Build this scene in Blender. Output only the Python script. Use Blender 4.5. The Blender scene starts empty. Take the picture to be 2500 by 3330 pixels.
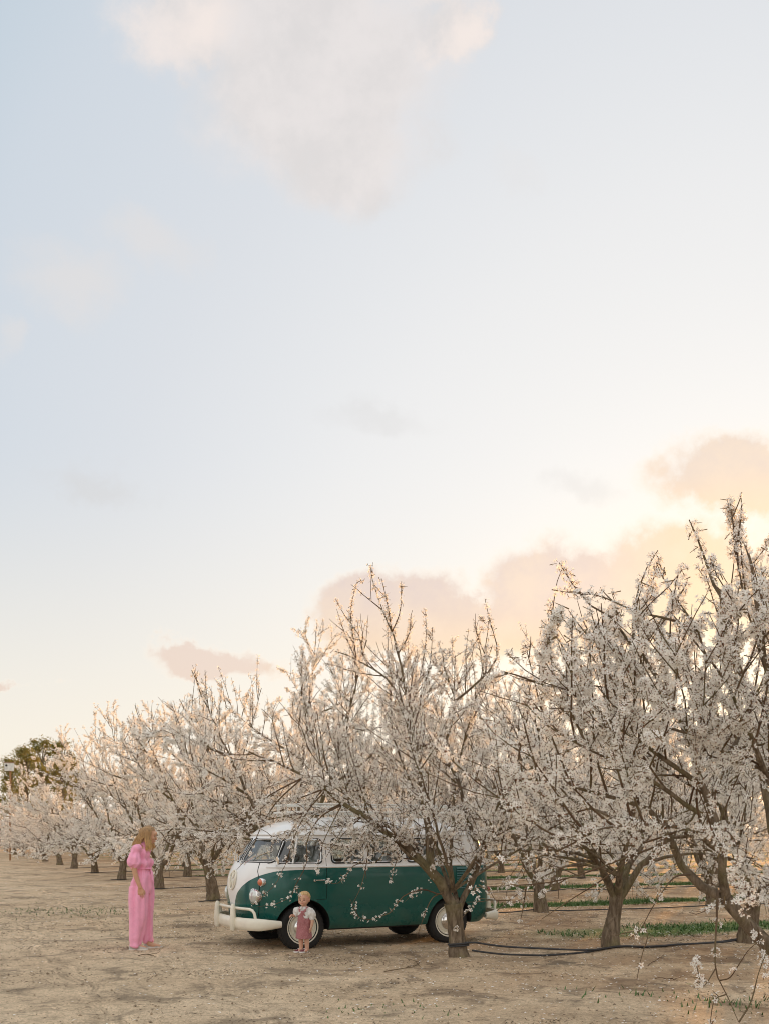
import bpy, bmesh, math, random
import numpy as np
from mathutils import Vector, Matrix

# ------------------------------------------------------------------ camera, sky, sun, exposure
SC = bpy.context.scene
COL = SC.collection
R = math.radians
EYE = 1.63          # camera height
FOC = 3300.0        # focal length in photograph pixels (2500 wide)
HOR = 2705.0        # horizon row in photograph pixels

cam_d = bpy.data.cameras.new('camera')
cam_d.sensor_fit = 'HORIZONTAL'
cam_d.sensor_width = 36.0
cam_d.lens = 36.0 * FOC / 2500.0
cam_d.shift_y = (HOR - 1665.0) / 2500.0
cam_d.clip_end = 5000
cam = bpy.data.objects.new('camera', cam_d)
cam.location = (0, 0, EYE)
cam.rotation_euler = (R(90), 0, 0)
COL.objects.link(cam)
SC.camera = cam

SUN_AZ, SUN_EL = R(21), R(4.6)      # clockwise from +Y, above the horizon
SUN_DIR = Vector((math.sin(SUN_AZ) * math.cos(SUN_EL), math.cos(SUN_AZ) * math.cos(SUN_EL), math.sin(SUN_EL)))
sun_d = bpy.data.lights.new('sun', 'SUN')
sun_d.energy = 5.0
sun_d.angle = R(0.6)
sun_d.color = (1.0, 0.48, 0.14)
sun = bpy.data.objects.new('sun', sun_d)
sun.rotation_euler = (-SUN_DIR).to_track_quat('-Z', 'Y').to_euler()
COL.objects.link(sun)

SC.view_settings.view_transform = 'Standard'
SC.view_settings.look = 'None'
SC.view_settings.gamma = 1.0
SC.view_settings.exposure = 0.45
SC.view_settings.use_curve_mapping = False
SC.render.engine = 'CYCLES'
cy = SC.cycles
cy.max_bounces = 8
cy.diffuse_bounces = 6
cy.glossy_bounces = 3
cy.transmission_bounces = 5
cy.transparent_max_bounces = 6
cy.caustics_reflective = False
cy.caustics_refractive = False
cy.use_denoising = True
cy.pixel_filter_type = 'BLACKMAN_HARRIS'
cy.filter_width = 1.0
cy.sample_clamp_indirect = 6.0


class NT:
    """small helper to write node trees"""
    def __init__(self, tree):
        self.t = tree
        tree.nodes.clear()

    def n(self, kind, **kw):
        node = self.t.nodes.new(kind)
        for k, v in kw.items():
            setattr(node, k, v)
        return node

    def put(self, sock, v):
        if v is None:
            return
        if isinstance(v, bpy.types.NodeSocket):
            self.t.links.new(v, sock)
        else:
            if hasattr(sock.default_value, '__len__') and not isinstance(v, (int, float)):
                v = tuple(v)
                if len(sock.default_value) == 4 and len(v) == 3:
                    v = v + (1.0,)
            sock.default_value = v

    def m(self, op, a, b=None, c=None, clamp=False):
        node = self.n('ShaderNodeMath', operation=op, use_clamp=clamp)
        for i, v in enumerate((a, b, c)):
            self.put(node.inputs[i], v)
        return node.outputs[0]

    def v(self, op, a, b=None, out=0):
        node = self.n('ShaderNodeVectorMath', operation=op)
        self.put(node.inputs[0], a)
        if b is not None:
            if op == 'SCALE':
                self.put(node.inputs['Scale'], b)
            else:
                self.put(node.inputs[1], b)
        return node.outputs[out]

    def mix(self, f, a, b, mode='MIX'):
        node = self.n('ShaderNodeMix', data_type='RGBA', blend_type=mode)
        self.put(node.inputs[0], f)
        self.put(node.inputs[6], a)
        self.put(node.inputs[7], b)
        return node.outputs[2]

    def noise(self, vec, scale, detail=4, rough=0.55, dist=0.0, out='Fac'):
        node = self.n('ShaderNodeTexNoise')
        if vec is not None:
            self.put(node.inputs['Vector'], vec)
        node.inputs['Scale'].default_value = scale
        node.inputs['Detail'].default_value = detail
        node.inputs['Roughness'].default_value = rough
        node.inputs['Distortion'].default_value = dist
        return node.outputs[out]

    def ramp(self, f, stops, interp='LINEAR'):
        node = self.n('ShaderNodeValToRGB')
        cr = node.color_ramp
        cr.interpolation = interp
        while len(cr.elements) > 1:
            cr.elements.remove(cr.elements[-1])
        for i, (p, c) in enumerate(stops):
            e = cr.elements[0] if i == 0 else cr.elements.new(p)
            e.position = p
            if isinstance(c, (int, float)):
                c = (c, c, c)
            e.color = (c[0], c[1], c[2], 1)
        self.put(node.inputs[0], f)
        return node.outputs[0]

    def smooth(self, x, lo, hi, a=0.0, b=1.0):
        node = self.n('ShaderNodeMapRange', interpolation_type='SMOOTHSTEP')
        self.put(node.inputs[0], x)
        for i, q in enumerate((lo, hi, a, b)):
            node.inputs[i + 1].default_value = q
        return node.outputs[0]

    def mapping(self, vec, scale=(1, 1, 1), rot=(0, 0, 0), loc=(0, 0, 0)):
        node = self.n('ShaderNodeMapping')
        self.put(node.inputs['Vector'], vec)
        node.inputs['Scale'].default_value = scale
        node.inputs['Rotation'].default_value = rot
        node.inputs['Location'].default_value = loc
        return node.outputs[0]


def px_dir(x, y):
    a, e = (x - 1250.0) / FOC, (HOR - y) / FOC
    return math.atan(a), math.atan2(e, math.hypot(1.0, a))


def build_world():
    w = bpy.data.worlds.new('World')
    SC.world = w
    w.use_nodes = True
    g = NT(w.node_tree)
    tc = g.n('ShaderNodeTexCoord').outputs['Generated']
    d = g.v('NORMALIZE', tc)
    sep = g.n('ShaderNodeSeparateXYZ')
    g.put(sep.inputs[0], d)
    X, Y, Z = sep.outputs
    az = g.m('ARCTAN2', X, Y)
    el = g.m('ARCSINE', Z)
    sky = g.n('ShaderNodeTexSky', sky_type='NISHITA')
    sky.sun_disc = False
    sky.sun_elevation = SUN_EL
    sky.sun_rotation = SUN_AZ
    sky.air_density = 1.0
    sky.dust_density = 2.0
    # thin bright evening veil over the blue: colour by angle from the sun
    cosang = g.v('DOT_PRODUCT', d, tuple(SUN_DIR), out=1)
    ang = g.m('DIVIDE', g.m('ARCCOSINE', g.m('MULTIPLY', cosang, 0.9999)), math.pi)
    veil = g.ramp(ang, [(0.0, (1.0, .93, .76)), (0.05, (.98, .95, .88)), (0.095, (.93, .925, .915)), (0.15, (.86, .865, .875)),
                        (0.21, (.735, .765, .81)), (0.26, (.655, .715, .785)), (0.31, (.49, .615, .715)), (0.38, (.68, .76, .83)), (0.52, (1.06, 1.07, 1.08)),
                        (1.0, (1.20, 1.18, 1.15))])  # last stops lie out of frame, raised above the visible sky as fill light
    glow = g.m('MULTIPLY', g.m('POWER', g.m('MAXIMUM', cosang, 0.0), 220.0), 0.30)
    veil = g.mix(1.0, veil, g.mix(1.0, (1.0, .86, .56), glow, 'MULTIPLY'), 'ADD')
    # low warm band all round the horizon
    band = g.smooth(el, R(2.0), R(21.0), 1.0, 0.0)
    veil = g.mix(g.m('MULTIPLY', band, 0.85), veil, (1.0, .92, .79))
    # clouds
    vec = g.n('ShaderNodeCombineXYZ')
    g.put(vec.inputs[0], az)
    g.put(vec.inputs[1], el)
    n1 = g.n('ShaderNodeTexNoise')
    g.put(n1.inputs['Vector'], d)
    n1.inputs['Scale'].default_value = 8.0
    n1.inputs['Detail'].default_value = 8.0
    n1.inputs['Roughness'].default_value = 0.62
    wob = g.v('MULTIPLY', g.v('SUBTRACT', n1.outputs['Color'], (.5, .5, .5)), (.20, .14, 0))
    p = g.v('ADD', vec.outputs[0], wob)
    fine = g.noise(d, 16, 7, .62)

    def field(blobs, lo=.15, hi=1.25):
        acc = None
        for (x, y, rx, ry, s) in blobs:
            a, e = px_dir(x, y)
            q = g.v('MULTIPLY', g.v('SUBTRACT', p, (a, e, 0)), (FOC / rx, FOC / ry, 0))
            ln = g.v('LENGTH', q, out=1)
            f = g.m('MULTIPLY', g.smooth(ln, lo, hi, 1.0, 0.0), s)
            acc = f if acc is None else g.m('MAXIMUM', acc, f)
        return acc
    high = field([(1050, 200, 520, 300, .85), (640, 60, 280, 150, .9), (1440, 80, 160, 130, .8), (1180, 480, 330, 190, .7),
                  (1700, 600, 160, 60, .2)])
    grey = field([(1930, 1610, 120, 60, .4), (370, 1570, 170, 60, .6), (1230, 1330, 190, 60, .4), (1900, 1590, 100, 45, .3)])
    small = field([(220, 930, 190, 110, .8), (500, 810, 160, 90, .7), (-20, 1110, 90, 65, .6)])
    low = field([(1550, 2050, 330, 120, 1.), (2000, 2010, 330, 170, 1.), (2430, 1560, 300, 150, 1.), (1250, 1985, 260, 120, .85), (1420, 2070, 420, 110, 1.), (1790, 1990, 330, 180, 1.),
                 (2230, 1930, 380, 190, 1.), (720, 2145, 250, 66, .95), (20, 2185, 110, 26, .85), (2750, 1900, 320, 260, 1.)], .15, 1.25)
    # scattered unseen cloud over the rest of the dome, brightened to light the foreground
    away = g.m('MULTIPLY', g.smooth(g.noise(d, 2.6, 6, .6), .44, .62), g.smooth(ang, .36, .46))
    hi_col = g.mix(g.smooth(fine, .36, .64), (.775, .735, .72), (.86, .805, .785))
    lit = field([(640, 75, 200, 100, 1.), (1480, 75, 110, 120, 1.)])
    hi_col = g.mix(lit, hi_col, (.97, .86, .80))
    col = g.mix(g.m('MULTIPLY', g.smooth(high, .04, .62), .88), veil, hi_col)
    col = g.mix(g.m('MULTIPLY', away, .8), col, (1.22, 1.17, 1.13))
    col = g.mix(g.m('MULTIPLY', small, .75), col, (.81, .77, .75))
    col = g.mix(g.m('MULTIPLY', grey, .75), col, (.69, .68, .68))
    under = g.smooth(el, px_dir(1800, 2200)[1], px_dir(1800, 1880)[1])
    lo_col = g.mix(under, (.95, .70, .47), (.77, .64, .60))
    far_r = g.smooth(el, px_dir(2400, 1680)[1], px_dir(2400, 1480)[1])
    lo_col = g.mix(g.smooth(az, R(10), R(18)), lo_col, g.mix(far_r, (.95, .72, .50), (.80, .68, .61)))
    lo_col = g.mix(g.m('MULTIPLY', g.smooth(fine, .40, .68), .6), lo_col, (.96, .77, .60))
    lo_col = g.mix(g.smooth(az, R(-8), R(-3), .85, 0.0), lo_col, (.83, .685, .62))
    core = g.smooth(low, .08, .58)
    edge = g.m('MULTIPLY', g.smooth(low, .02, .22), g.smooth(low, .22, .55, 1.0, 0.0))
    col = g.mix(g.m('MULTIPLY', core, .93), col, lo_col)
    col = g.mix(g.m('MULTIPLY', edge, .30), col, (1.02, .93, .82))
    # below the horizon: soil-coloured bounce
    col = g.mix(g.smooth(el, R(-3), R(-.5), 1.0, 0.0), col, (.30, .24, .17))
    kk = 10.4 / 2 ** SC.view_settings.exposure
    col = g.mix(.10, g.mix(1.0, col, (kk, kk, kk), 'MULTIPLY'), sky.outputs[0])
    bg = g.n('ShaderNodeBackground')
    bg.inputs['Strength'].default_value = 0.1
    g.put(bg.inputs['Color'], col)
    out = g.n('ShaderNodeOutputWorld')
    g.put(out.inputs[0], bg.outputs[0])
    w.cycles.sampling_method = 'MANUAL'
    w.cycles.sample_map_resolution = 512


build_world()

# ------------------------------------------------------------------ mesh helpers
def at(px, py, Y):
    """a photograph pixel at depth Y as a world point"""
    return np.array(((px - 1250.0) / FOC * Y, Y, EYE + (HOR - py) / FOC * Y))


def mesh_np(name, V, F, mats=None, smooth=False):
    """V (n,3), F (m,4) or (m,3) index arrays -> mesh; mats: per-face material index"""
    V = np.asarray(V, np.float32)
    F = np.asarray(F, np.int32)
    me = bpy.data.meshes.new(name)
    m, k = F.shape
    me.vertices.add(len(V))
    me.vertices.foreach_set('co', V.ravel())
    me.loops.add(m * k)
    me.loops.foreach_set('vertex_index', F.ravel())
    me.polygons.add(m)
    me.polygons.foreach_set('loop_start', np.arange(0, m * k, k, dtype=np.int32))
    if mats is not None:
        me.polygons.foreach_set('material_index', np.asarray(mats, np.int32))
    me.polygons.foreach_set('use_smooth', np.full(m, smooth, bool))
    me.update(calc_edges=True)
    return me


def mesh_py(name, V, F, smooth=True, sharp=None):
    me = bpy.data.meshes.new(name)
    me.from_pydata([tuple(map(float, v)) for v in V], [], [tuple(map(int, f)) for f in F])
    me.update()
    if smooth:
        me.polygons.foreach_set('use_smooth', np.ones(len(me.polygons), bool))
        if sharp:
            me.set_sharp_from_angle(angle=R(sharp))
    return me


def obj(name, me, mat=None, parent=None, loc=None):
    o = bpy.data.objects.new(name, me)
    COL.objects.link(o)
    if mat is not None and me is not None:
        for m_ in (mat if isinstance(mat, (list, tuple)) else [mat]):
            me.materials.append(m_)
    if parent is not None:
        o.parent = parent
    if loc is not None:
        o.location = loc
    return o


def thing(name, label, cat, loc=(0, 0, 0), rz=0.0, group=None):
    o = bpy.data.objects.new(name, None)
    o.empty_display_size = 0.2
    COL.objects.link(o)
    o.location = loc
    o.rotation_euler = (0, 0, rz)
    return tag(o, label, cat, group)


def tag(o, label, cat, group=None):
    o['label'] = label
    o['category'] = cat
    if group:
        o['group'] = group
    return o


class MB:
    """collects polygons for one mesh"""
    def __init__(self):
        self.V, self.F = [], []

    def add(self, V, F):
        b = len(self.V)
        self.V.extend([tuple(map(float, v)) for v in V])
        self.F.extend([tuple(int(i) + b for i in f) for f in F])
        return self

    def box(self, c, s, rot=None, bev=0.0):
        c = np.array(c, float)
        h = np.array(s, float) / 2
        if bev <= 0:
            P = np.array([(x, y, z) for x in (-1, 1) for y in (-1, 1) for z in (-1, 1)], float) * h
            F = [(0, 1, 3, 2), (4, 6, 7, 5), (0, 4, 5, 1), (2, 3, 7, 6), (0, 2, 6, 4), (1, 5, 7, 3)]
        else:
            bm = bmesh.new()
            bmesh.ops.create_cube(bm, size=1.0)
            for v in bm.verts:
                v.co = Vector((v.co.x * s[0], v.co.y * s[1], v.co.z * s[2]))
            bmesh.ops.bevel(bm, geom=bm.edges[:], offset=min(bev, min(s) * .49), segments=3, affect='EDGES', profile=.5)
            bm.verts.index_update()
            P = np.array([v.co[:] for v in bm.verts])
            F = [[v.index for v in f.verts] for f in bm.faces]
            bm.free()
        if rot is not None:
            P = P @ np.array(rot).T
        return self.add(P + c, F)

    def tube(self, pts, rad, k=8, caps=True, closed=False):
        V, F = tube(pts, rad, k, caps, closed)
        return self.add(V, F)

    def lathe(self, prof, k=32, axis='y', c=(0, 0, 0)):
        """prof: list of (radius, offset along axis)"""
        V, F = [], []
        n = len(prof)
        for i in range(k):
            a = 2 * math.pi * i / k
            for (r_, t) in prof:
                if axis == 'y':
                    V.append((c[0] + r_ * math.cos(a), c[1] + t, c[2] + r_ * math.sin(a)))
                elif axis == 'z':
                    V.append((c[0] + r_ * math.cos(a), c[1] + r_ * math.sin(a), c[2] + t))
                else:
                    V.append((c[0] + t, c[1] + r_ * math.cos(a), c[2] + r_ * math.sin(a)))
        for i in range(k):
            j = (i + 1) % k
            for q in range(n - 1):
                F.append((i * n + q, j * n + q, j * n + q + 1, i * n + q + 1))
        return self.add(V, F)

    def ball(self, c, r_, seg=14, rings=10):
        rr = np.array(r_ if hasattr(r_, '__len__') else (r_, r_, r_), float)
        V = [(0, 0, 1)]
        for i in range(1, rings):
            t = math.pi * i / rings
            for j in range(seg):
                a = 2 * math.pi * j / seg
                V.append((math.sin(t) * math.cos(a), math.sin(t) * math.sin(a), math.cos(t)))
        V.append((0, 0, -1))
        F = []
        for j in range(seg):
            F.append((0, 1 + j, 1 + (j + 1) % seg))
        for i in range(rings - 2):
            for j in range(seg):
                a, b = 1 + i * seg + j, 1 + i * seg + (j + 1) % seg
                F.append((a, a + seg, b + seg, b))
        last = len(V) - 1
        for j in range(seg):
            F.append((last, last - seg + (j + 1) % seg, last - seg + j))
        return self.add(np.array(V) * rr + np.array(c, float), F)

    def mesh(self, name, smooth=True, sharp=40):
        return mesh_py(name, self.V, self.F, smooth, sharp)

    def build(self, name, mat, parent=None, smooth=True, sharp=40):
        return obj(name, self.mesh(name, smooth, sharp), mat, parent)


def frames(P):
    P = np.asarray(P, float)
    n = len(P)
    T = np.empty_like(P)
    T[1:-1] = P[2:] - P[:-2]
    T[0] = P[1] - P[0]
    T[-1] = P[-1] - P[-2]
    T /= np.maximum(np.linalg.norm(T, axis=1, keepdims=True), 1e-9)
    ref = np.array((0., 0., 1.)) if abs(T[0][2]) < .9 else np.array((1., 0., 0.))
    U = np.empty_like(P)
    u = ref - T[0] * ref.dot(T[0])
    for i in range(n):
        u = u - T[i] * u.dot(T[i])
        l = math.sqrt(u.dot(u))
        u = u / l if l > 1e-6 else np.array((1., 0., 0.))
        U[i] = u
    return T, U, np.cross(T, U)


def tube(pts, rad, k=8, caps=True, closed=False):
    """rad: scalar, list of radii, or list of (ru, rv)"""
    P = np.asarray(pts, float)
    n = len(P)
    rad = np.asarray(rad, float)
    if rad.ndim == 0:
        rad = np.full((n, 2), float(rad))
    elif rad.ndim == 1:
        rad = np.stack((rad, rad), 1)
    if closed:
        Q = np.vstack((P[-1:], P, P[:1]))
        T, U, W = frames(Q)
        U, W = U[1:-1], W[1:-1]
    else:
        T, U, W = frames(P)
    a = np.arange(k) * 2 * math.pi / k
    V = P[:, None, :] + rad[:, 0][:, None, None] * np.cos(a)[None, :, None] * U[:, None, :] \
        + rad[:, 1][:, None, None] * np.sin(a)[None, :, None] * W[:, None, :]
    V = V.reshape(-1, 3)
    F = []
    for i in range(n if closed else n - 1):
        i2 = (i + 1) % n
        for j in range(k):
            j2 = (j + 1) % k
            F.append((i * k + j, i * k + j2, i2 * k + j2, i2 * k + j))
    if caps and not closed:
        F.append(tuple(range(k - 1, -1, -1)))
        F.append(tuple((n - 1) * k + j for j in range(k)))
    return V, F


def curve(P, n):
    """Catmull-Rom through P resampled to n points, even in length"""
    P = np.asarray(P, float)
    if len(P) == 2:
        t = np.linspace(0, 1, n)[:, None]
        return P[0] * (1 - t) + P[1] * t
    Q = np.vstack((2 * P[0] - P[1], P, 2 * P[-1] - P[-2]))
    out = []
    for i in range(1, len(Q) - 2):
        p0, p1, p2, p3 = Q[i - 1:i + 3]
        for t in np.linspace(0, 1, 8, endpoint=False):
            out.append(.5 * (2 * p1 + (p2 - p0) * t + (2 * p0 - 5 * p1 + 4 * p2 - p3) * t * t + (3 * p1 - p0 - 3 * p2 + p3) * t ** 3))
    out.append(P[-1])
    out = np.array(out)
    s = np.r_[0, np.cumsum(np.linalg.norm(np.diff(out, axis=0), axis=1))]
    q = np.linspace(0, s[-1], n)
    return np.stack([np.interp(q, s, out[:, i]) for i in range(out.shape[1])], 1)


def pchip(xs, ys):
    xs, ys = np.array(xs, float), np.array(ys, float)
    h = np.diff(xs)
    dl = np.diff(ys) / h
    m = np.zeros_like(ys)
    for i in range(1, len(xs) - 1):
        if dl[i - 1] * dl[i] > 0:
            w1, w2 = 2 * h[i] + h[i - 1], h[i] + 2 * h[i - 1]
            m[i] = (w1 + w2) / (w1 / dl[i - 1] + w2 / dl[i])
    m[0], m[-1] = dl[0], dl[-1]

    def f(x):
        x = min(max(x, xs[0]), xs[-1])
        i = min(max(int(np.searchsorted(xs, x)) - 1, 0), len(h) - 1)
        t = (x - xs[i]) / h[i]
        return ((1 + 2 * t) * (1 - t) ** 2 * ys[i] + t * (1 - t) ** 2 * h[i] * m[i]
                + t * t * (3 - 2 * t) * ys[i + 1] + t * t * (t - 1) * h[i] * m[i + 1])
    return f


# ------------------------------------------------------------------ materials
def mat(name, fn):
    m_ = bpy.data.materials.new(name)
    m_.use_nodes = True
    g = NT(m_.node_tree)
    out = g.n('ShaderNodeOutputMaterial')
    sh = fn(g)
    g.put(out.inputs['Surface'], sh)
    return m_


def bsdf(g, color, rough=.6, metal=0.0, bump=None, bump_d=.02, bump_s=.4, coat=0.0, spec=None, sheen=0.0):
    b = g.n('ShaderNodeBsdfPrincipled')
    g.put(b.inputs['Base Color'], color)
    g.put(b.inputs['Roughness'], rough)
    g.put(b.inputs['Metallic'], metal)
    b.inputs['Coat Weight'].default_value = coat
    b.inputs['Coat Roughness'].default_value = .06
    b.inputs['Sheen Weight'].default_value = sheen
    if spec is not None:
        b.inputs['Specular IOR Level'].default_value = spec
    if bump is not None:
        bp = g.n('ShaderNodeBump')
        bp.inputs['Distance'].default_value = bump_d
        bp.inputs['Strength'].default_value = bump_s
        g.put(bp.inputs['Height'], bump)
        g.put(b.inputs['Normal'], bp.outputs[0])
    return b.outputs[0]


def simple(name, color, rough=.6, metal=0.0, var=.12, scale=14.0, coat=0.0, spec=None, bump=0.0, sheen=0.0):
    def fn(g):
        tc = g.n('ShaderNodeTexCoord').outputs['Object']
        n = g.noise(tc, scale, 5, .6)
        c = g.mix(1.0, color, g.ramp(n, [(.3, 1 - var), (.7, 1 + var * .5)]), 'MULTIPLY')
        r_ = g.m('ADD', g.m('MULTIPLY', g.m('SUBTRACT', n, .5), .25), rough, clamp=True)
        return bsdf(g, c, r_, metal, bump=(g.noise(tc, scale * 6, 3) if bump else None), bump_d=bump, coat=coat, spec=spec, sheen=sheen)
    return mat(name, fn)


def m_bark(g):
    geo = g.n('ShaderNodeTexCoord').outputs['Object']
    st = g.mapping(geo, (9, 9, 2.2))
    n1 = g.noise(st, 2.4, 7, .65, .4)
    n2 = g.noise(geo, 3.2, 4)
    c = g.ramp(n1, [(.28, (.055, .04, .028)), (.46, (.16, .12, .082)), (.62, (.27, .21, .15)), (.8, (.36, .30, .22))])
    moss = g.smooth(n2, .46, .64)
    c = g.mix(g.m('MULTIPLY', moss, .5), c, (.19, .17, .075))
    return bsdf(g, c, .9, bump=n1, bump_d=.05, bump_s=.9, spec=.15)


def m_twig(g):
    geo = g.n('ShaderNodeTexCoord').outputs['Object']
    n = g.noise(geo, 5, 4)
    c = g.ramp(n, [(.3, (.085, .048, .03)), (.5, (.135, .09, .055)), (.7, (.17, .145, .08))])
    return bsdf(g, c, .85, spec=.15)


def m_petal(g):
    geo = g.n('ShaderNodeTexCoord').outputs['Object']
    n = g.noise(geo, 7, 3)
    c = g.ramp(n, [(.28, (.96, .925, .88)), (.5, (.97, .955, .915)), (.7, (.975, .965, .93))])
    d = g.n('ShaderNodeBsdfDiffuse')
    g.put(d.inputs[0], c)
    t = g.n('ShaderNodeBsdfTranslucent')
    g.put(t.inputs[0], g.mix(1.0, c, (1.0, .98, .95), 'MULTIPLY'))
    mx = g.n('ShaderNodeMixShader')
    mx.inputs[0].default_value = .46
    g.put(mx.inputs[1], d.outputs[0])
    g.put(mx.inputs[2], t.outputs[0])
    return mx.outputs[0]


def m_glass(g):
    gl = g.n('ShaderNodeBsdfGlossy')
    gl.inputs['Roughness'].default_value = .02
    gl.inputs['Color'].default_value = (1, 1, 1, 1)
    tr = g.n('ShaderNodeBsdfTransparent')
    tr.inputs['Color'].default_value = (.80, .86, .86, 1)
    fr = g.n('ShaderNodeFresnel')
    fr.inputs['IOR'].default_value = 1.55
    mx = g.n('ShaderNodeMixShader')
    g.put(mx.inputs[0], g.m('ADD', g.m('MULTIPLY', fr.outputs[0], 1.0), .06, clamp=True))
    g.put(mx.inputs[1], tr.outputs[0])
    g.put(mx.inputs[2], gl.outputs[0])
    return mx.outputs[0]


M = {}
M['bark'] = mat('bark', m_bark)
M['twig'] = mat('twig', m_twig)
M['petal'] = mat('petal', m_petal)
M['calyx'] = simple('calyx', (.27, .12, .06), .8)
M['spur'] = simple('spur', (.20, .14, .07), .85, var=.35, scale=9)
M['glass'] = mat('glass', m_glass)
M['white_paint'] = simple('white_paint', (.80, .80, .79), .28, var=.04, scale=3, coat=.6)
M['cream_paint'] = simple('cream_paint', (.80, .76, .64), .35, var=.10, scale=5, coat=.3)
M['chrome'] = simple('chrome', (.82, .82, .82), .08, 1.0, var=.05)
M['rubber'] = simple('rubber', (.018, .018, .018), .75, var=.3, scale=30, bump=.002)
M['tyre'] = simple('tyre', (.022, .021, .020), .85, var=.35, scale=16, bump=.003)
M['dark_metal'] = simple('dark_metal', (.03, .03, .03), .6, .3)
M['seat'] = simple('seat', (.16, .20, .19), .6, var=.2)
M['lens_clear'] = simple('lens_clear', (.62, .64, .62), .12, .35, var=.15, scale=50, coat=1.0)
M['lens_amber'] = simple('lens_amber', (.62, .16, .06), .2, var=.15, coat=.8)
M['lens_red'] = simple('lens_red', (.45, .03, .02), .2, var=.1, coat=.8)
M['hose'] = simple('hose', (.035, .034, .036), .6, var=.5, scale=9)
M['wood_white'] = simple('wood_white', (.72, .72, .68), .6, var=.2, scale=8)
M['wood'] = simple('wood', (.34, .19, .09), .7, var=.3, scale=8)
# ------------------------------------------------------------------ orchard layout
ROW_A = np.array((.92, 12.66))
U_ROW = np.array((.915, .404))
D_HEAD = np.array((-.414, .910))
ROW_STEP, TREE_STEP = 5.87, 4.8
C_A = float(ROW_A @ np.array((-.404, .915)))


def row_end(k):
    return ROW_A + D_HEAD * ROW_STEP * k


_gr = np.random.RandomState(5)
_gw = [(_gr.uniform(.25, 2.6), _gr.uniform(0, 6.28), _gr.uniform(0, 6.28)) for _ in range(26)]


_mounds = [tuple(row_end(k_) + U_ROW * TREE_STEP * j_) for k_ in range(3) for j_ in range(3)] + [tuple(ROW_A + U_ROW * 2.3), (3.35, 7.3)]


def gz(x, y):
    """ground height"""
    x, y = np.asarray(x, float), np.asarray(y, float)
    z = np.zeros_like(x * y)
    for f, a, p in _gw:
        z = z + math.sin(3.1 * p) * .0062 / (.35 + f) * np.sin(f * (x * math.cos(a) + y * math.sin(a)) + p)
    c = -.404 * x + .915 * y
    s = .915 * (x - .92) + .404 * (y - 12.66)          # along the row; the headland is at s < 0
    berm = np.clip((s + 1.0) / 2.5, 0, 1)
    z = z + .035 * berm * np.cos((c - C_A) / ROW_STEP * 2 * math.pi)
    for mx_, my_ in _mounds:
        z = z + .055 * np.exp(-((x - mx_) ** 2 + (y - my_) ** 2) / .13)
    # wheel ruts of the headland track
    for q in (-4.6, -6.3, -3.3):
        z = z - .018 * np.exp(-((s - q - .15 * np.sin(c * .7)) / .16) ** 2)
    return z


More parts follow.
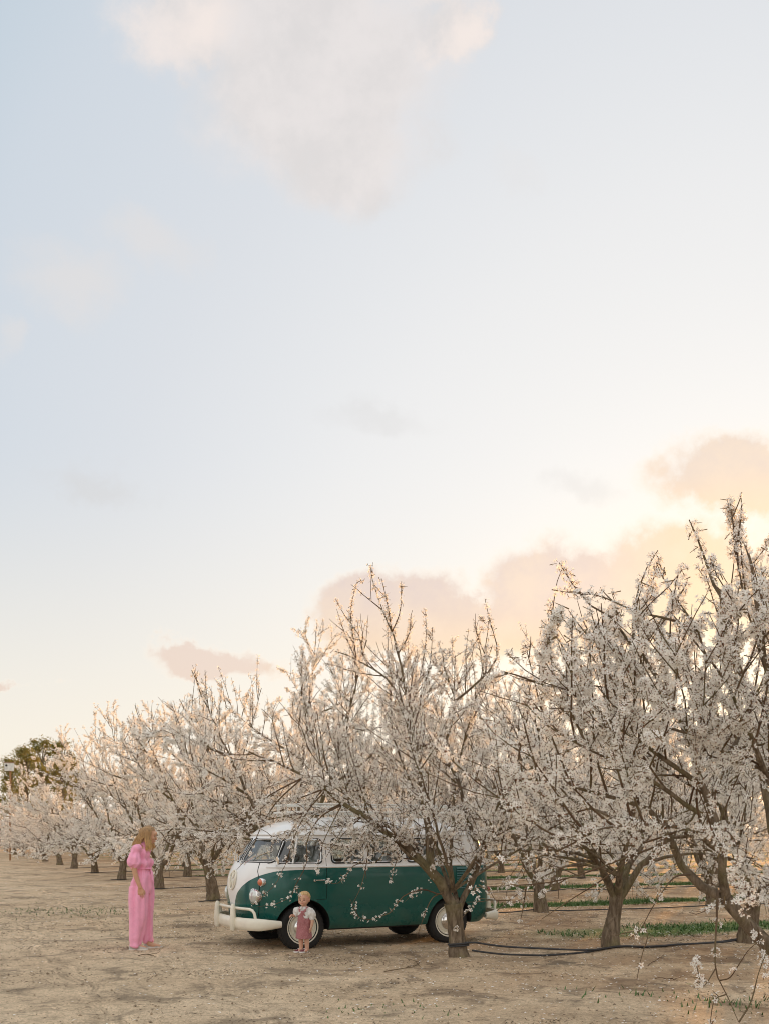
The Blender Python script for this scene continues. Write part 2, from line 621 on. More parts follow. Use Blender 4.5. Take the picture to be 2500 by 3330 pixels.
def build_ground():
    def axis(lo, hi, fine_lo, fine_hi, st, grow_=1.16):
        a = list(np.arange(fine_lo, fine_hi, st))
        d, x = st, a[-1]
        while x < hi:
            d *= grow_
            x += d
            a.append(x)
        d, x, pre = st, a[0], []
        while x > lo:
            d *= grow_
            x -= d
            pre.append(x)
        return np.array(pre[::-1] + a)
    xs = axis(-1500, 1500, -6.5, 6.5, .085)
    ys = axis(-300, 2500, 6.0, 20.0, .085)
    Xg, Yg = np.meshgrid(xs, ys)
    rs = np.random.RandomState(3)
    near = np.exp(-((Yg - 12) / 30) ** 2) * np.exp(-(Xg / 25) ** 2)
    Zg = gz(Xg, Yg) * np.exp(-(np.hypot(Xg, Yg) / 140) ** 2) + rs.normal(0, .004, Xg.shape) * near
    V = np.stack((Xg, Yg, Zg), -1).reshape(-1, 3)
    nx, ny = len(xs), len(ys)
    i = np.arange(nx - 1)[None, :] + np.arange(ny - 1)[:, None] * nx
    F = np.stack((i, i + 1, i + nx + 1, i + nx), -1).reshape(-1, 4)
    me = mesh_np('ground', V, F, smooth=True)

    def fn(g):
        P = g.n('ShaderNodeTexCoord').outputs['Object']
        sx = g.n('ShaderNodeSeparateXYZ')
        g.put(sx.inputs[0], P)
        c = g.m('ADD', g.m('MULTIPLY', sx.outputs[0], -.404), g.m('MULTIPLY', sx.outputs[1], .915))
        s = g.m('ADD', g.m('MULTIPLY', g.m('SUBTRACT', sx.outputs[0], .92), .915), g.m('MULTIPLY', g.m('SUBTRACT', sx.outputs[1], 12.66), .404))
        big = g.noise(P, .42, 5, .6)
        col = g.ramp(big, [(.3, (.53, .395, .26)), (.5, (.655, .50, .335)), (.72, (.73, .57, .395))])
        mid = g.noise(P, 3.4, 6, .65)
        col = g.mix(1.0, col, g.ramp(mid, [(.28, .72), (.5, 1.0), (.75, 1.1)]), 'MULTIPLY')
        fine = g.noise(P, 34, 5, .7)
        col = g.mix(1.0, col, g.ramp(fine, [(.3, .45), (.47, .98), (.7, 1.22)]), 'MULTIPLY')
        grit = g.noise(P, 130, 3, .7)
        col = g.mix(1.0, col, g.ramp(grit, [(.32, .5), (.5, 1.0), (.72, 1.25)]), 'MULTIPLY')
        # dark leaf litter and old dry grass lying in patches
        lit_n = g.noise(P, 1.15, 9, .72, .6)
        litter = g.smooth(lit_n, .50, .62)
        lit_s = g.noise(P, 7.5, 6, .75)
        crumbs = g.smooth(lit_s, .56, .64)
        inrow = g.smooth(s, -3.5, 2.5)
        la = g.m('MULTIPLY', g.m('MAXIMUM', litter, g.m('MULTIPLY', crumbs, .65)), g.m('ADD', .60, g.m('MULTIPLY', inrow, .28)))
        col = g.mix(la, col, g.mix(fine, (.075, .058, .042), (.23, .18, .13)))
        # two faint wheel tracks along the headland, with smeared soil
        sw = g.m('ADD', s, g.m('MULTIPLY', g.m('SUBTRACT', g.noise(P, .5, 2), .5), .9))
        trk = None
        for q in (-3.3, -4.6, -6.3):
            b_ = g.smooth(g.m('ABSOLUTE', g.m('SUBTRACT', sw, q)), .05, .30, 1.0, 0.0)
            trk = b_ if trk is None else g.m('MAXIMUM', trk, b_)
        vc = g.n('ShaderNodeCombineXYZ')
        g.put(vc.inputs[0], g.m('MULTIPLY', sw, 14.0))
        g.put(vc.inputs[1], g.m('MULTIPLY', c, .8))
        streak = g.noise(vc.outputs[0], 1.0, 5, .6)
        col = g.mix(g.m('MULTIPLY', trk, .8), col, g.mix(1.0, col, g.ramp(streak, [(.3, .50), (.5, .96), (.7, 1.3)]), 'MULTIPLY'))
        sv = g.mapping(P, (1.1, 3.6, 1.0), (0, 0, R(8)))
        swept = g.smooth(g.noise(sv, 2.4, 8, .72), .545, .63)
        col = g.mix(g.m('MULTIPLY', swept, .4), col, (.17, .14, .095))
        # reddish bare soil inside the orchard
        col = g.mix(g.m('MULTIPLY', inrow, g.m('MULTIPLY', g.smooth(g.noise(P, .8, 4), .36, .58), .55)), col, (.30, .185, .105))
        # mown green strips between the tree rows
        ph = g.m('FRACT', g.m('DIVIDE', g.m('SUBTRACT', c, C_A - .0), ROW_STEP))
        strip = g.m('MULTIPLY', g.smooth(ph, .24, .34), g.smooth(ph, .50, .60, 1.0, 0.0))
        gn = g.smooth(g.noise(P, 1.3, 6, .65), .30, .46)
        gm = g.m('MULTIPLY', g.m('MULTIPLY', strip, gn), g.smooth(s, 2.0, 5.0))
        weeds = g.m('MULTIPLY', g.smooth(g.noise(P, 1.7, 7, .7), .655, .70), .55)
        gm = g.m('MAXIMUM', gm, weeds)
        col = g.mix(g.m('MULTIPLY', gm, .85), col, g.mix(fine, (.05, .105, .025), (.115, .21, .05)))
        h = g.m('ADD', g.m('MULTIPLY', mid, .9), g.m('ADD', g.m('MULTIPLY', fine, .45), g.m('MULTIPLY', grit, .12)))
        return bsdf(g, col, .95, bump=h, bump_d=.05, bump_s=.75, spec=.1)
    o = obj('ground', me, mat('sandy_soil', fn))
    o['kind'] = 'structure'


build_ground()

# ------------------------------------------------------------------ almond trees
def flower_mesh_far(C, A, S, rng, name):
    """the same blossom with fewer faces, for trees farther off"""
    n = len(C)
    A = A / np.maximum(np.linalg.norm(A, axis=1, keepdims=True), 1e-6)
    Ux = np.cross(A, rng.normal(size=(n, 3)))
    Ux /= np.maximum(np.linalg.norm(Ux, axis=1, keepdims=True), 1e-6)
    Uy = np.cross(A, Ux)
    T = []
    for p in range(5):
        a = 2 * math.pi * p / 5
        for (r_, da, z) in ((.05, 0, .0), (.98, .42, .24), (.98, -.42, .24)):
            T.append((r_ * math.cos(a + da), r_ * math.sin(a + da), z))
    T += [(.24, 0, .09), (-.12, .21, .09), (-.12, -.21, .09)]
    T = np.array(T)
    cup = rng.uniform(.4, 2.2, n)
    L = T[None] * (1 + rng.uniform(-.2, .2, (n, len(T))))[:, :, None] * S[:, None, None]
    L[:, :, 2] *= cup[:, None]
    V = C[:, None] + L[:, :, :1] * Ux[:, None] + L[:, :, 1:2] * Uy[:, None] + L[:, :, 2:] * A[:, None]
    return mesh_np(name, V.reshape(-1, 3), np.arange(n * len(T)).reshape(-1, 3), np.tile(np.array([0] * 5 + [1]), n))


def flower_mesh(C, A, S, rng, name, calyx=True):
    """blossoms with five petals, a red eye and a calyx: C centres, A axes, S radii"""
    n = len(C)
    C, A, S = np.asarray(C, float), np.asarray(A, float), np.asarray(S, float)
    A = A / np.maximum(np.linalg.norm(A, axis=1, keepdims=True), 1e-6)
    ref = rng.normal(size=(n, 3))
    Ux = np.cross(A, ref)
    Ux /= np.maximum(np.linalg.norm(Ux, axis=1, keepdims=True), 1e-6)
    Uy = np.cross(A, Ux)
    T = []
    for p in range(5):
        a = 2 * math.pi * p / 5
        for (r_, da, z) in ((.10, 0, .0), (.62, .55, .14), (1.0, 0, .26), (.62, -.55, .14)):
            T.append((r_ * math.cos(a + da), r_ * math.sin(a + da), z))
    for a in (0, 1.57, 3.14, 4.71):                      # red eye with stamens
        T.append((.19 * math.cos(a), .19 * math.sin(a), .10))
    if calyx:
        T += [(-.12, 0, -.02), (.12, 0, -.02), (.05, 0, -.62), (-.05, 0, -.62)]   # calyx and stalk
    T = np.array(T)
    cup = rng.uniform(.4, 2.4, n)
    wob = 1 + rng.uniform(-.18, .18, (n, len(T)))
    L = T[None] * wob[:, :, None]
    L = L * np.stack((np.ones(n), np.ones(n), cup), 1)[:, None, :]
    L = L * np.stack((1.05 - .12 * cup, 1.05 - .12 * cup, np.ones(n)), 1)[:, None, :]
    L = L * S[:, None, None]
    V = C[:, None] + L[:, :, :1] * Ux[:, None] + L[:, :, 1:2] * Uy[:, None] + L[:, :, 2:] * A[:, None]
    m = len(T) // 4
    F = np.arange(n * len(T)).reshape(-1, 4)
    mats = np.tile(np.array([0] * 5 + [1] * (m - 5)), n)
    return mesh_np(name, V.reshape(-1, 3), F, mats)


def spur_mesh(C, rng, n_per, size, name):
    """short brown fruiting spurs on the twigs, between the flowers"""
    C = C[rng.uniform(size=len(C)) < n_per]
    n = len(C)
    d = rng.normal(size=(n, 3)) + np.array((0, 0, .3))
    d /= np.linalg.norm(d, axis=1, keepdims=True)
    w = np.cross(d, rng.normal(size=(n, 3)))
    w /= np.linalg.norm(w, axis=1, keepdims=True)
    L = size * rng.uniform(.5, 1.4, (n, 1))
    b = C - d * L * .45
    V = np.stack((b - w * .0042, b + w * .0042, b + d * L + w * .0016, b + d * L - w * .0016), 1)
    return mesh_np(name, V.reshape(-1, 3), np.arange(4 * n).reshape(-1, 4))


def perp(t, rng):
    v = rng.normal(size=3)
    v = v - t * v.dot(t)
    return v / max(np.linalg.norm(v), 1e-6)


def unit(v):
    return v / max(np.linalg.norm(v), 1e-9)


UP = np.array((0., 0., 1.))


class Tree:
    def __init__(self, seed, fr=.022):
        self.rng = np.random.RandomState(seed)
        self.fr = fr
        self.trunk, self.limbs, self.twigs = MB(), MB(), MB()
        self.C, self.A, self.S = [], [], []
        self.keep = None                # callable(points) -> bool array of allowed points
        self.fill = 1.0
        self.base = None
        self.sd = self.td = 1.0
        self.calyx = True
        self.pw = 1.35
        self.limb_fpm = 30
        self.clip = False
        self.spur, self.spur_l = .20, .07
        self.zmax = 99.

    def ok(self, P):
        return True if self.keep is None else bool(np.all(self.keep(np.atleast_2d(P))))

    def path(self, p, d, L, n, bend, jag):
        """a branch grown from p along d, bending towards `bend`"""
        P = [np.array(p, float)]
        d = unit(np.array(d, float))
        st = L / (n - 1)
        for i in range(n - 1):
            d = unit(d + np.asarray(bend) * (st * 1.0) + self.rng.normal(size=3) * jag)
            P.append(P[-1] + d * st)
        return np.array(P)

    def flowers(self, P, per_m, lo=0.0, close=.012, clump=3.3):
        L = np.r_[0, np.cumsum(np.linalg.norm(np.diff(P, axis=0), axis=1))]
        n = self.rng.poisson(max(L[-1] * (1 - lo) * per_m * self.fill * 2.4 / clump, 0))
        if n == 0:
            return
        s = self.rng.uniform(lo * L[-1], L[-1], n)
        ctr = np.stack([np.interp(s, L, P[:, i]) for i in range(3)], 1)
        k = self.rng.poisson(clump - 1, n) + 1
        ctr = np.repeat(ctr, k, 0)
        ax = self.rng.normal(size=(len(ctr), 3)) + np.array((0, 0, .25))
        ax /= np.linalg.norm(ax, axis=1, keepdims=True)
        ctr = ctr + ax * (close + self.rng.uniform(.0, .03, (len(ctr), 1)))
        sz = self.fr * self.rng.choice((1.0, .92, .8, .42), len(ctr), p=(.42, .28, .2, .1)) * self.rng.uniform(.85, 1.15, len(ctr))
        if self.keep is not None:
            m = self.keep(ctr)
            ctr, ax, sz = ctr[m], ax[m], sz[m]
        self.C.append(ctr)
        self.A.append(ax)
        self.S.append(sz)

    def tertiary(self, P, dens, lo=.15, Lr=(.16, .5), droop=0.0, fpm=26):
        rng = self.rng
        seg = np.linalg.norm(np.diff(P, axis=0), axis=1)
        Ls = np.r_[0, np.cumsum(seg)]
        n = rng.poisson(Ls[-1] * (1 - lo) * dens * self.td)
        for s in rng.uniform(lo * Ls[-1], Ls[-1], n):
            i = min(int(np.searchsorted(Ls, s)) - 1, len(P) - 2)
            i = max(i, 0)
            t = unit(P[i + 1] - P[i])
            p = P[i] + (P[i + 1] - P[i]) * ((s - Ls[i]) / max(seg[i], 1e-6))
            d = unit(t * .7 + perp(t, rng) * .75 + UP * (.28 - droop))
            Lt = rng.uniform(*Lr)
            Q = self.path(p, d, Lt, 4, UP * (.5 - droop * 1.4), .10)
            if Q[:, 2].min() < .35 or Q[:, 2].max() > self.zmax or not self.ok(Q):
                continue
            self.twigs.tube(Q, np.linspace(.0052, .0026, 4), 3, False)
            self.flowers(Q, fpm * rng.choice((.15, .6, 1.2, 2.0)))

    def secondary(self, P, dens, lo=.25, Lr=(.5, 1.15), upb=.35, droop=0.0, whip=0.0, fpm=26):
        rng = self.rng
        seg = np.linalg.norm(np.diff(P, axis=0), axis=1)
        Ls = np.r_[0, np.cumsum(seg)]
        n = max(1, int(Ls[-1] * (1 - lo) * dens * self.sd + rng.uniform(0, 1)))
        for s in np.linspace(lo * Ls[-1], Ls[-1] * .97, n) + rng.uniform(-.08, .08, n):
            s = min(max(s, 0), Ls[-1] * .995)
            i = min(max(int(np.searchsorted(Ls, s)) - 1, 0), len(P) - 2)
            t = unit(P[i + 1] - P[i])
            p = P[i] + (P[i + 1] - P[i]) * ((s - Ls[i]) / max(seg[i], 1e-6))
            f = s / Ls[-1]
            up = rng.uniform() < whip * f
            L2 = rng.uniform(*Lr) * (1.15 - .4 * f) * (1.2 if up else 1.0)
            d = unit(t * .6 + perp(t, rng) * (.3 if up else .85) + UP * (1.1 if up else upb - droop))
            Q = self.path(p, d, L2, 6, UP * ((.5 if up else .3) - droop), .075)
            if Q[:, 2].min() < .45 or Q[:, 2].max() > self.zmax or not self.ok(Q):
                continue
            self.twigs.tube(Q, np.linspace(.0085, .003, 6) * rng.uniform(.8, 1.15), 4, False)
            self.flowers(Q, fpm * (.75 if up else .55), .25)
            self.tertiary(Q, 2.2 if up else 4.6, .12, (.12, .3) if up else (.16, .5), droop, fpm)

    def limb(self, P, r0, r1, n=None, k=7, main=False, **kw):
        P = np.asarray(P, float)
        L = np.linalg.norm(np.diff(P, axis=0), axis=1).sum()
        Q = curve(P, n or max(6, int(L * 6)))
        Q[1:-1] += self.rng.normal(size=(len(Q) - 2, 3)) * min(.012, r0 * .22)
        if self.clip and self.keep is not None:
            bad = np.nonzero(~self.keep(Q))[0]
            if len(bad) and bad[0] > 4:
                Q = Q[:bad[0]]
        rad = (r1 + (r0 - r1) * np.linspace(1, 0, len(Q)) ** self.pw) * (1 + self.rng.normal(size=len(Q)) * .05)
        (self.trunk if main else self.limbs).tube(Q, rad, k if r0 > .03 else 5, True)
        if kw.pop('bare', False):
            return Q
        h_ = int(len(Q) * .45)
        self.flowers(Q[h_:], self.limb_fpm, 0, float(rad[h_]) * .8 + .01)
        self.secondary(Q, **kw)
        return Q

    def stem(self, P, radii, k=14):
        Q = curve(P, 14)
        rad = np.interp(np.linspace(0, 1, 14), np.linspace(0, 1, len(radii)), radii)
        V, F = tube(Q, rad, k, True)
        V = np.array(V)
        V += self.rng.normal(size=V.shape) * .006
        self.trunk.add(V, F)

    def make(self, name, root):
        """parts under root; meshes are shared by copies"""
        o = [obj('trunk', self.trunk.mesh(name + '_trunk', True, 60), M['bark'], root)]
        if self.limbs.V:
            o.append(obj('branches', self.limbs.mesh(name + '_branches', True, 60), M['bark'], root))
        o.append(obj('twigs', self.twigs.mesh(name + '_twigs', True, None), M['twig'], root))
        fm = (flower_mesh if self.calyx else flower_mesh_far)(np.vstack(self.C), np.vstack(self.A), np.concatenate(self.S), self.rng, name + '_blossoms')
        o.append(obj('blossoms', fm, [M['petal'], M['calyx']], root))
        sp = spur_mesh(np.vstack(self.C), self.rng, self.spur, self.spur_l, name + '_spurs')
        o.append(obj('spurs', sp, M['spur'], root))
        o[-1]['kind'] = 'stuff'
        if self.base is not None:
            root.location = tuple(self.base)
            for q in o:
                q.data.transform(Matrix.Translation(Vector(-np.asarray(self.base))))
        o[-2]['kind'] = 'stuff'
        o[-3]['kind'] = 'stuff'
        return o


def generic_tree(seed, height=5.7, spread=2.7, fpm=25, fr=.027, dense=(1.45, 1.3, 1.4), keep=None, stem=1.0):
    t = Tree(seed, fr)
    t.calyx = False
    t.sd, t.td, t.fill = dense
    t.pw = 1.8
    t.limb_fpm = 16
    t.keep, t.clip = keep, keep is not None
    t.spur, t.spur_l = .20, .09
    t.zmax = height * 1.03
    rng = t.rng
    th = rng.uniform(.7, .9)
    lean = rng.uniform(-.12, .12, 2)
    top = np.array((lean[0], lean[1], th))
    t.stem([(0, 0, -.12), (0, 0, .12), (lean[0] * .5, lean[1] * .5, th * .55), top], np.array((.185, .145, .115, .125)) * stem)
    ns = rng.choice((4, 4, 5))
    a0 = rng.uniform(0, 6.28)
    for i in range(ns):
        a = a0 + 6.283 * i / ns + rng.uniform(-.3, .3)
        o = np.array((math.cos(a), math.sin(a), 0))
        side = np.array((-o[1], o[0], 0)) * rng.uniform(-.5, .5)
        sp, hh = spread * rng.uniform(.62, 1.05), height * rng.uniform(.72, .98)
        P = [top - UP * .12 + o * .03, top + o * .32 + UP * .35, top + o * sp * .42 + side * .3 + UP * (hh - th) * .33,
             top + o * sp * .72 + side * .7 + UP * (hh - th) * .63, top + o * sp + side + UP * (hh - th) * .93]
        Q = t.limb(P, .060, .007, main=True, dens=3.6, lo=.30, whip=.75, fpm=fpm)
        for f in (.22, .42, .6):
            b = Q[int(f * len(Q))]
            sgn = rng.choice((-1, 1))
            out = unit(o * rng.uniform(.5, 1.1) + np.array((-o[1], o[0], 0)) * sgn * rng.uniform(.4, 1.0) + UP * rng.uniform(.15, .7))
            L = rng.uniform(1.5, 2.5) * (1.1 - .4 * f)
            Pb = t.path(b, out, L, 5, UP * .12, .08)
            t.limb(Pb, .028, .006, dens=4.4, lo=.16, whip=.45, fpm=fpm)
        # a low branch that sags outwards
        b = Q[int(.2 * len(Q))]
        a2 = a + rng.uniform(-.7, .7)
        Pb = t.path(b, (math.cos(a2), math.sin(a2), .38), rng.uniform(1.9, 2.7), 6, UP * -.30, .06)
        t.limb(Pb, .03, .006, dens=4.6, lo=.2, upb=.15, droop=.22, Lr=(.4, .9), fpm=fpm)
    return t


VAN_O = np.array((-.431, 15.213))
VAN_RZ = R(207)
VAN_S = .97


def off_van(P, pad=.06):
    c, s = math.cos(VAN_RZ), math.sin(VAN_RZ)
    dx, dy = P[:, 0] - VAN_O[0], P[:, 1] - VAN_O[1]
    lx, ly = dx * c + dy * s, -dx * s + dy * c
    inside = (np.abs(lx) < 2.2 + pad) & (np.abs(ly) < .9 + pad) & (P[:, 2] < 2.12 + pad)
    return ~inside


def gpos(px, py, dY, Y0):
    return at(px, py, Y0 + dY)


def under(env):
    """outline of a crown as the photograph shows it, for points given in space"""
    ex, ey = np.array(env, float).T

    def f(P):
        x = 1250 + FOC * P[:, 0] / P[:, 1]
        y = HOR - FOC * (P[:, 2] - EYE) / P[:, 1]
        return y > np.interp(x, ex, ey)
    return f


ENV_A = under([(500, 2420), (700, 2330), (900, 2120), (1060, 1960), (1085, 1925), (1110, 1930), (1140, 1900), (1170, 1880), (1190, 1850), (1200, 1822), (1215, 1822), (1235, 1860), (1312, 1866),
               (1330, 1960), (1390, 1960), (1420, 2050), (1480, 2120), (1555, 1930), (1585, 1930), (1620, 2080), (1700, 2250), (1800, 2300), (2100, 2350)])
ENV_L = under([(-500, 2600), (0, 2560), (100, 2500), (165, 2430), (240, 2300), (330, 2330), (420, 2290), (498, 2255), (573, 2280), (640, 2130), (655, 2070), (670, 2075), (700, 2160), (781, 2220), (830, 2120),
               (890, 1960), (905, 1945), (925, 1985), (950, 1990), (980, 1920), (1000, 1905), (1030, 1980), (1113, 2030), (1237, 2080), (1500, 2200), (2500, 2200)])
ENV_R0 = under([(1300, 2500), (1450, 2300), (1500, 2180), (1620, 2080), (1700, 2010), (1790, 1830), (1825, 1810), (1862, 1840), (1890, 1830), (1930, 1900), (1975, 1890), (2030, 1830), (2130, 1775), (2150, 1790), (2190, 1930), (2225, 1690), (2262, 1680),
               (2330, 1780), (2350, 1620), (2362, 1555), (2425, 1570), (2440, 1700), (2480, 1760), (2520, 1700), (2700, 1650), (3600, 1500)])



def ENV_R(P):
    x = 1250 + FOC * P[:, 0] / P[:, 1]
    y = HOR - FOC * (P[:, 2] - EYE) / P[:, 1]
    return ENV_R0(P) & (y < np.interp(x, (1400, 1550, 1900, 2100, 2200, 2500), (2700, 2760, 2880, 2900, 2960, 3050)))


def tree_A():
    """the tree that stands before the van"""
    t = Tree(11, .0235)
    t.sd, t.td, t.fill = 1.7, 1.45, 1.6
    t.keep = lambda P: off_van(P) & ENV_A(P)
    t.base = (ROW_A[0], ROW_A[1], 0)
    Y0 = 12.66
    g = lambda L: [gpos(a, b, c, Y0) for a, b, c in L]
    t.stem(g([(1492, 3145, 0), (1489, 3110, 0), (1484, 3040, 0), (1478, 2985, 0), (1474, 2940, 0)]), (.145, .118, .100, .098, .115), 18)
    kw = dict(fpm=25)
    a = t.limb(g([(1476, 2955, 0), (1440, 2890, -.05), (1400, 2832, -.10), (1372, 2792, -.12), (1325, 2760, -.2), (1268, 2718, -.3),
                  (1222, 2686, -.38), (1182, 2652, -.45), (1115, 2612, -.5), (1050, 2568, -.5), (985, 2525, -.5), (900, 2480, -.55), (800, 2440, -.6)]),
               .070, .007, main=True, k=10, dens=3.0, lo=.30, whip=.4, **kw)
    b = t.limb(g([(1402, 2836, -.10), (1394, 2765, -.05), (1390, 2690, 0), (1380, 2620, .05), (1366, 2540, .1), (1346, 2470, .15), (1344, 2400, .15),
                  (1330, 2330, .2), (1300, 2275, .2), (1264, 2222, .2), (1225, 2185, .2), (1160, 2148, .2), (1090, 2118, .2)]),
               .053, .006, main=True, k=9, dens=3.2, lo=.26, whip=.6, **kw)
    c = t.limb(g([(1334, 2360, .18), (1326, 2290, .15), (1312, 2215, .1), (1292, 2130, .05), (1272, 2050, 0), (1238, 1970, 0), (1216, 1900, 0), (1204, 1838, 0)]),
               .022, .004, dens=3.2, lo=.05, Lr=(.45, .95), whip=1.0, fpm=18)
    d = t.limb(g([(1486, 2955, .05), (1476, 2890, .2), (1462, 2845, .3), (1432, 2785, .42), (1405, 2730, .5), (1380, 2650, .6), (1340, 2560, .7), (1300, 2460, .8), (1270, 2350, .8), (1290, 2250, .8)]),
               .036, .006, main=True, dens=3.0, lo=.3, whip=.6, **kw)
    e = t.limb(g([(1492, 2958, .08), (1528, 2884, .15), (1550, 2838, .15), (1556, 2782, .2), (1546, 2740, .25), (1522, 2680, .3), (1510, 2620, .3), (1490, 2550, .3),
                  (1470, 2500, .3), (1450, 2440, .3), (1468, 2350, .3), (1478, 2275, .3), (1452, 2190, .3), (1425, 2090, .3)]),
               .042, .006, main=True, dens=3.0, lo=.30, whip=.6, **kw)
    t.limb(g([(1556, 2786, .2), (1582, 2722, .05), (1605, 2640, -.1), (1660, 2560, -.2), (1725, 2480, -.3), (1790, 2400, -.3)]), .030, .005, dens=3.4, lo=.2, whip=.4, **kw)
    t.limb(g([(1478, 2282, .3), (1540, 2232, .25), (1600, 2172, .25), (1618, 2130, .25), (1604, 2060, .25), (1576, 1950, .25)]), .018, .004, dens=2.4, lo=.1, Lr=(.2, .6), whip=.9, fpm=16)
    # limbs that come towards the camera and go away over the van
    for (az, el, L, r_) in ((-100, 48, 2.6, .045), (-60, 40, 2.2, .04), (-150, 30, 2.6, .04), (80, 62, 3.4, .05), (130, 58, 3.2, .045), (30, 50, 2.8, .045), (-20, 35, 2.2, .035), (178, 42, 2.9, .04)):
        o = at(1470, 2900, Y0)
        P = t.path(o, (math.cos(R(az)) * math.cos(R(el)), math.sin(R(az)) * math.cos(R(el)), math.sin(R(el))), L, 7, UP * .12, .06)
        t.limb(P, r_ * .62, .005, dens=3.7, lo=.28, whip=.5, **kw)
    # thin leaders at the top, in front of the sky
    for L in ([(1225, 2185, .2), (1180, 2130, .2), (1170, 2070, .2), (1120, 2000, .2), (1090, 1945, .2)],
              [(1160, 2148, .2), (1150, 2080, .2), (1140, 1990, .2), (1160, 1895, .2)],
              [(1272, 2050, 0), (1262, 1980, 0), (1245, 1900, .0), (1240, 1880, 0)],
              [(1272, 2060, 0), (1300, 1990, 0), (1305, 1890, 0)],
              [(1292, 2130, .05), (1330, 2060, 0), (1335, 2000, 0), (1340, 1985, 0)],
              [(1330, 2330, .2), (1370, 2180, .2), (1385, 2060, .2), (1380, 1980, .2)],
              [(1380, 2230, .2), (1400, 2140, .2), (1405, 2040, .2)]):
        P = g(L)
        Q = curve(P, 9)
        t.twigs.tube(Q, np.linspace(.008, .003, 9), 4, False)
        t.flowers(Q, 26, .15, clump=2.2)
        t.tertiary(Q, 3.0, .1, (.08, .28), 0, 16)
    # drooping sprays before the van
    t.keep = None
    t.fill, t.td = 1.15, 1.0
    for L, fp, tw in (([(1120, 2615, -.5), (1040, 2660, -.7), (998, 2740, -.8), (1000, 2794, -.8), (981, 2847, -.8), (962, 2876, -.8), (948, 2917, -.8), (926, 2929, -.8), (895, 2942, -.8), (835, 2950, -.8)], 13, 1.0),
                      ([(1060, 2570, -.5), (1000, 2640, -.7), (962, 2712, -.8), (931, 2808, -.8), (914, 2840, -.8), (900, 2871, -.8), (873, 2900, -.8), (847, 2924, -.8), (825, 2943, -.8)], 16, 1.2),
                      ([(985, 2530, -.5), (900, 2610, -.6), (850, 2690, -.7), (812, 2780, -.7), (770, 2830, -.7)], 12, 2.0),
                      ([(985, 2530, -.5), (860, 2600, -.6), (800, 2690, -.6), (760, 2770, -.6)], 18, 3.0),
                      ([(1445, 2900, -.05), (1425, 2909, -.15), (1375, 2894, -.3), (1317, 2912, -.4), (1292, 2938, -.4), (1267, 2970, -.4), (1238, 2981, -.4), (1194, 2992, -.4), (1140, 2974, -.4)], 17, 1.0),
                      ([(1425, 2909, -.1), (1404, 2923, -.2), (1382, 2967, -.25), (1368, 3010, -.25), (1353, 3053, -.25)], 14, .8),
                      ([(1268, 2718, -.3), (1230, 2800, -.4), (1158, 2812, -.5), (1122, 2851, -.5), (1093, 2876, -.5), (1050, 2862, -.5)], 14, 1.2),
                      ([(1222, 2686, -.38), (1200, 2760, -.5), (1188, 2830, -.5), (1172, 2890, -.5), (1146, 2942, -.5)], 8, 1.0),
                      ([(1182, 2652, -.45), (1130, 2700, -.6), (1085, 2750, -.65), (1060, 2790, -.65)], 24, 2.5),
                      ([(1115, 2612, -.5), (1075, 2690, -.65), (1045, 2760, -.7), (1030, 2850, -.7)], 18, 2.0),
                      ([(1268, 2718, -.3), (1200, 2738, -.5), (1120, 2752, -.6), (1040, 2742, -.65)], 22, 7),
                      ([(1182, 2652, -.45), (1120, 2682, -.6), (1050, 2694, -.65), (960, 2702, -.7), (880, 2725, -.7)], 24, 7),
                      ([(1115, 2612, -.5), (1050, 2640, -.6), (950, 2652, -.65), (850, 2672, -.7), (770, 2700, -.7), (705, 2740, -.7)], 24, 7),
                      ([(1050, 2568, -.5), (960, 2600, -.6), (870, 2612, -.7), (790, 2640, -.7)], 24, 7),
                      ([(1325, 2762, -.2), (1300, 2705, -.35), (1240, 2672, -.5), (1180, 2692, -.55), (1130, 2720, -.55)], 24, 7),
                      ([(1390, 2690, 0), (1340, 2702, -.3), (1290, 2732, -.4), (1245, 2765, -.45)], 24, 7),
                      ([(1394, 2765, -.05), (1440, 2720, -.3), (1500, 2700, -.4), (1560, 2722, -.4)], 24, 7),
                      ([(1380, 2620, .05), (1330, 2640, -.3), (1270, 2650, -.5), (1210, 2640, -.6)], 24, 7),
                      ([(1550, 2838, .15), (1500, 2790, -.1), (1450, 2790, -.2), (1410, 2800, -.2)], 18, 5),
                      ([(1510, 2620, .3), (1460, 2640, -.1), (1420, 2660, -.2), (1390, 2650, -.3)], 24, 7),
                      ([(1222, 2686, -.38), (1180, 2730, -.5), (1150, 2762, -.55), (1105, 2792, -.55)], 24, 7),
                      ([(1372, 2792, -.12), (1345, 2745, -.3), (1310, 2740, -.4), (1270, 2765, -.4)], 24, 7),
                      ([(1510, 2620, .3), (1545, 2680, 0), (1562, 2740, -.1), (1545, 2790, -.1)], 22, 6),
                      ([(1522, 2680, .3), (1480, 2700, 0), (1455, 2740, -.1), (1450, 2780, -.1)], 22, 6),
                      ([(1050, 2568, -.5), (1010, 2620, -.6), (985, 2670, -.7), (940, 2720, -.7)], 22, 6),
                      ([(1325, 2762, -.2), (1290, 2800, -.3), (1275, 2850, -.3), (1270, 2870, -.3)], 12, .8)):
        Q = curve(g(L), 18)
        t.twigs.tube(Q, np.linspace(.010, .0026, 18), 4, False)
        t.flowers(Q, fp, .25, clump=2.6)
        t.flowers(Q, 22 if tw > 4 else 0, .1)
        t.tertiary(Q, tw * (2.4 if tw > 4 else 1), .12 if tw > 4 else .3, (.12, .4) if tw > 4 else (.08, .3), .3, fp)
    return t


